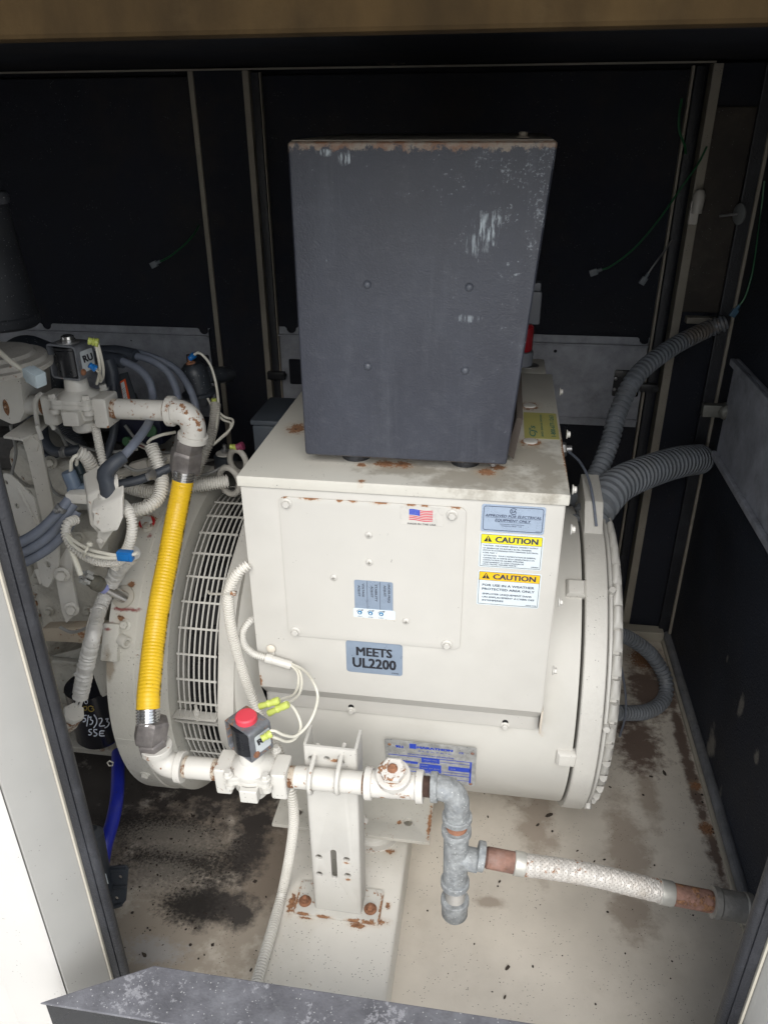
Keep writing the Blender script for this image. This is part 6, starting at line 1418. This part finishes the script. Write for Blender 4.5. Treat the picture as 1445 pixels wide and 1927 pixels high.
# ---- air cleaner
a_, b_ = atY(-42, 372, 1.45), atY(-2, 600, 1.45)
t = thing('air_cleaner', b_, 'large dark dusty air cleaner canister at the upper left edge', 'air cleaner')
dd = (b_ - a_).normalized(); Lc = (b_ - a_).length
ac = mat('dusty_black_canister', (.045, .048, .056), .55, var=.2, vscale=10, grime=.5, gcol=(.09, .09, .09), speck=.8, speckcol=(.35, .35, .35), bump=.4)
obj('canister_shell', g_lathe(a_, dd, [(-.01, .02), (0, .046), (.01, .052), (Lc - .015, .076), (Lc - .012, .079), (Lc + .004, .080), (Lc + .010, .074), (Lc + .012, .03)], 48), ac, t)
obj('canister_knob', g_lathe(atY(2, 368, 1.40), (0, -.2, 1), [(-.012, .012), (0, .014), (.008, .010), (.01, .004)], 12), ac, t)

# ================================================================ right hand conduits
cond = mat('dark_grey_conduit', (.165, .18, .20), .5, var=.2, vscale=20, bump=.4, grime=.45, gcol=(.22, .205, .18), speck=.4, speckcol=(.4, .4, .4), stains=[(60, (.16, .12, .085), .7, [(atX(1300, 855, .55), (.05, .07, .05)), (atY(1330, 620, 1.95), (.07, .07, .04))])])
CGp = 'grey corrugated conduits on the right'
e1 = atX(1318, 864, .552)
run('conduit', [atY(1092, 1010, 1.46), atY(1125, 955, 1.50), atY(1165, 912, 1.60), atY(1225, 885, 1.75), atY(1280, 869, 1.88), e1], .040, cond, 'thickest grey corrugated conduit entering the right wall above the ring', 'conduit', corr=.0215, group=CGp, seg=28, amp=.0075, duty=.55)
e2 = atX(1366, 606, .552)
run('conduit', [atY(1085, 945, 1.55), atY(1118, 902, 1.62), atY(1145, 840, 1.68), atY(1165, 770, 1.74), atY(1200, 705, 1.80), atY(1262, 655, 1.90), atY(1325, 622, 2.0), e2], .0215, cond, 'grey corrugated conduit climbing up right to the corner', 'conduit', corr=.0135, group=CGp, seg=22, amp=.0045, duty=.5)
run('conduit', [atY(1150, 1190, 1.75), atY(1185, 1202, 1.80), atY(1225, 1232, 1.82), atY(1252, 1278, 1.80), atY(1248, 1318, 1.75), atY(1215, 1340, 1.68), atY(1160, 1342, 1.60)], .0205, cond, 'grey corrugated conduit looping low behind the louvred end', 'conduit', corr=.0135, group=CGp, seg=22, amp=.0042, duty=.5)
run('thin_cable', ((1068, 848, 1.6), (1090, 868, 1.55), (1107, 900, 1.48), (1116, 940, 1.42), (1122, 990, 1.38)), .0028, cable_g, 'thin grey cable curving over top of the end ring', 'cable', group='thin grey cables', seg=8)
run('thin_cable', ((1160, 1225, 1.5), (1170, 1262, 1.52), (1177, 1310, 1.55), (1176, 1350, 1.58), (1165, 1390, 1.6)), .0028, cable_g, 'thin grey cable hanging beside the louvred end', 'cable', group='thin grey cables', seg=8)
t = thing('cable_gland', atY(1064, 842, 1.6), 'steel cable gland poking out behind the box right edge', 'fitting'); obj('gland_nut', [g_hex(atY(1050, 846, 1.6), (1, 0, .1), .028, .018), g_lathe(atY(1058, 845, 1.6), (1, 0, .1), [(0, .009), (.02, .008)], 14)], steel, t)
# latch
p = atY(1352, 772, 1.93)
t = thing('door_latch', p, 'dusty grey pivot latch on the right wall stiffener', 'latch')
obj('latch_arm', bbox(p + V((-.040, -.012, -.016)), p + V((.012, .012, .016)), .004), mat('dusty_latch_metal', (.17, .17, .15), .5, .4, var=.2, grime=.5, bump=.4, speck=.5, speckcol=(.4, .4, .35)), t)
obj('latch_pivot', [g_lathe(p + V((.016, -.02, 0)), (0, 1, 0), [(-.004, .008), (-.002, .014), (.004, .019), (.03, .019), (.034, .012)], 24)], MATS['dusty_latch_metal'], t)
obj('latch_base', bbox(p + V((.020, -.014, -.018)), p + V((.048, .014, .018)), .003), MATS['dusty_latch_metal'], t)
# ground wires
gwire = mat('green_wire', (.012, .10, .035), .4, var=.1)
pbl = flat('dull_blue_connector', (.045, .11, .17), .45); pgr = flat('grey_connector', (.16, .18, .20), .45)
def spade(pts, lab, cm=pgr, wm=None, grp='loose ground wires'):
    P_ = W(*pts); t = thing('ground_wire', P_[0], lab, 'wire', grp)
    obj('wire_core', g_tube(P_, .0024, 8), wm or gwire, t)
    d_ = (P_[0] - P_[1]).normalized(); FF = frame_from(d_, (1, 0, .3))
    obj('wire_connector', [g_lathe(P_[0] - d_ * .006, d_, [(0, .0042), (.012, .0045)], 10), bbox((-.0075, -.004, .005), (.0075, .004, .024), .001, M=FF, o=P_[0])], cm, t)
spade(((298, 493, 2.02), (318, 483, 2.02), (345, 462, 2.03), (365, 440, 2.05), (374, 424, 2.08)), 'green ground wire with grey connector hanging on the left rear door')
spade(((1128, 508, 2.02), (1150, 500, 2.02), (1195, 465, 2.03), (1240, 412, 2.04), (1280, 355, 2.06), (1312, 310, 2.07), (1330, 275, 2.08)), 'longest green ground wire hanging across the right rear door post')
spade(((1217, 518, 2.05), (1232, 496, 2.05), (1250, 472, 2.06), (1266, 450, 2.07)), 'pale wire with flat connector left of the right rear post', wm=MATS['dull_steel'])
spade(((1388, 578, 1.95), (1402, 558, 1.95), (1415, 515, 1.96), (1424, 460, 1.98), (1432, 400, 2.0), (1438, 340, 2.0)), 'green ground wire with blue connector down the right corner', cm=pbl)
t = thing('ground_wire', atY(1280, 230, 2.05), 'short green wire emerging at top of the right rear door', 'wire', 'loose ground wires')
obj('wire_core', g_tube(W((1283, 185, 2.06), (1278, 215, 2.05), (1278, 245, 2.05), (1288, 272, 2.06), (1290, 288, 2.08)), .0026, 8), gwire, t)
# white fitting and disc in the recess
wf = flat('white_plastic_fitting', (.55, .52, .47), .4)
p = atY(1314, 385, YB - .03)
t = thing('white_fitting', p, 'white plastic fitting beside the right rear door post', 'fitting')
obj('fitting_body', bbox(p + V((-.018, -.005, -.045)), p + V((.004, .012, .01)), .005), wf, t)
obj('fitting_knob', g_lathe(p + V((-.003, -.008, .012)), (0, 0, 1), [(-.03, .012), (.01, .014), (.02, .010), (.024, .004)], 16), wf, t)
p = atX(1392, 402, .545)
t = thing('round_disc', p, 'small pale round disc on the right corner above the conduits', 'disc')
obj('disc_plate', g_lathe(p, (-1, -.35, 0), [(0, .024), (.003, .024), (.005, .021), (.006, .008)], 28), flat('dull_disc', (.20, .21, .21), .5), t)
obj('disc_rod', g_tube([p + V((-.045, 0, -.005)), p], .003, 8), steel, t)
# top bracket on end ring
obj('lifting_tab', bevel(g_prism([(.190, 1.36, .70), (.190, 1.56, .70), (.190, 1.53, .775), (.190, 1.42, .765)], (.036, 0, 0)), .002), paint_rough, alt)

# ---- wires on the upper valve coil
crimp(*W((166, 641, 1.21), (186, 645, 1.215)), 'yellow crimp connector on the steel-capped coil top corner', r_=.0075)
crimp(*W((168, 686, 1.17), (181, 694, 1.175)), 'blue crimp connector screwed to side of the steel-capped coil', m=bl, r_=.006, grp=None)
UW = 'cream wires of the upper gas valve'
run('wire', ((184, 646, 1.215), (189, 665, 1.22), (194, 690, 1.23), (194, 708, 1.24), (189, 718, 1.25)), .0026, wire_w, 'right cream wire dropping beside the steel-capped coil', 'wire', group=UW, seg=8)
run('wire', ((180, 648, 1.215), (185, 670, 1.215), (188, 695, 1.22), (185, 712, 1.23), (182, 722, 1.24)), .0026, wire_w, 'left cream wire dropping beside the steel-capped coil', 'wire', group=UW, seg=8)
run('wire', ((180, 694, 1.175), (186, 700, 1.19), (190, 712, 1.22)), .0026, wire_w, 'short cream wire leaving the blue crimp on coil side', 'wire', group=UW, seg=8)

# ---- more small engine hardware: thin harness wires, hose clamps, studs
HW = 'thin harness wires over the engine'
thin = mat('thin_grey_wire', (.24, .24, .23), .5, var=.1, grime=.3, gcol=(.1, .1, .1))
for i, (pts, lab) in enumerate((
    (((0, 715, 1.3), (40, 735, 1.3), (75, 760, 1.3), (105, 800, 1.3), (128, 845, 1.3)), 'thin grey wire running down from mixer behind the strap bracket'),
    (((60, 770, 1.33), (95, 800, 1.33), (140, 835, 1.33), (200, 850, 1.34), (260, 845, 1.36)), 'thin grey wire crossing above the ignition coil'),
    (((235, 800, 1.38), (260, 830, 1.38), (300, 850, 1.38), (335, 850, 1.38)), 'thin grey wire below upper gas pipe'),
    (((225, 870, 1.3), (255, 885, 1.3), (285, 880, 1.3), (315, 862, 1.32)), 'thin grey wire draped over the compression fitting'),
    (((85, 880, 1.28), (98, 920, 1.27), (120, 935, 1.25), (140, 930, 1.22)), 'thin grey wire curling behind the ignition coil left side'),
    (((330, 880, 1.42), (360, 895, 1.42), (395, 890, 1.42), (425, 875, 1.44)), 'thin grey wire behind the hose near the vent guard'),
    (((112, 1180, 1.08), (135, 1190, 1.08), (160, 1183, 1.06), (176, 1170, 1.05)), 'thin grey wire tied along the rusty flange strip'),
    (((20, 800, 1.25), (30, 850, 1.25), (22, 900, 1.25), (30, 960, 1.24)), 'thin grey wire hanging behind the gusset plate'))):
    run('harness_wire', pts, .0032, thin, lab, 'wire', group=HW, seg=8)
def hclamp(x, y, Y, d, r_, lab):
    c_ = atY(x, y, Y); t = thing('hose_clamp', c_, lab, 'clamp', 'hose clamps on the engine side'); d = V(d).normalized()
    obj('clamp_band', g_lathe(c_ - d * .004, d, [(0, r_ - .001), (0, r_), (.008, r_), (.008, r_ - .001)], 20), steel, t)
    F_ = frame_from(d); obj('clamp_worm', bbox((-.004, -.007, -.003), (.004, .007, .003), .001, M=F_, o=c_ + V((0, -r_ - .002, .002))), steel, t)
hclamp(115, 957, 1.081, (.6, .35, .7), .0102, 'small steel clamp on the upper grey hose')
hclamp(122, 850, 1.27, (1, .1, .05), .0112, 'small steel clamp on the dark hose under valve bracket')
hclamp(285, 893, 1.2, (1, -.2, .2), .0096, 'small steel clamp on the dark cable near yellow hose')
hclamp(420, 705, 1.61, (1, .3, 0), .019, 'steel clamp on the side arm of the dark canister')
for x, y, Y in ((10, 700, 1.0), (40, 680, 1.05)): obj('mixer_bolt', g_bolt(atZ(x, y, 1.0725), (0, 0, 1), 1.2), brkt, bpy.data.objects['mixer_body'])
for x, y, s_ in ((150, 1010, 1.3), (178, 1060, 1.2), (120, 1130, 1.1), (92, 1150, 1.3), (165, 1150, 1.3)):
    obj('web_bolt', g_bolt(atY(x, y, 1.198), (.1, -1, .1), s_), eng, bpy.data.objects['engine_block'])
for a0 in (R(33), R(63), R(-22)):
    c_, n_ = on_cyl(-.665, a0, .381); obj('adaptor_bolt', g_bolt(c_, n_, 1.4), adp, alt)
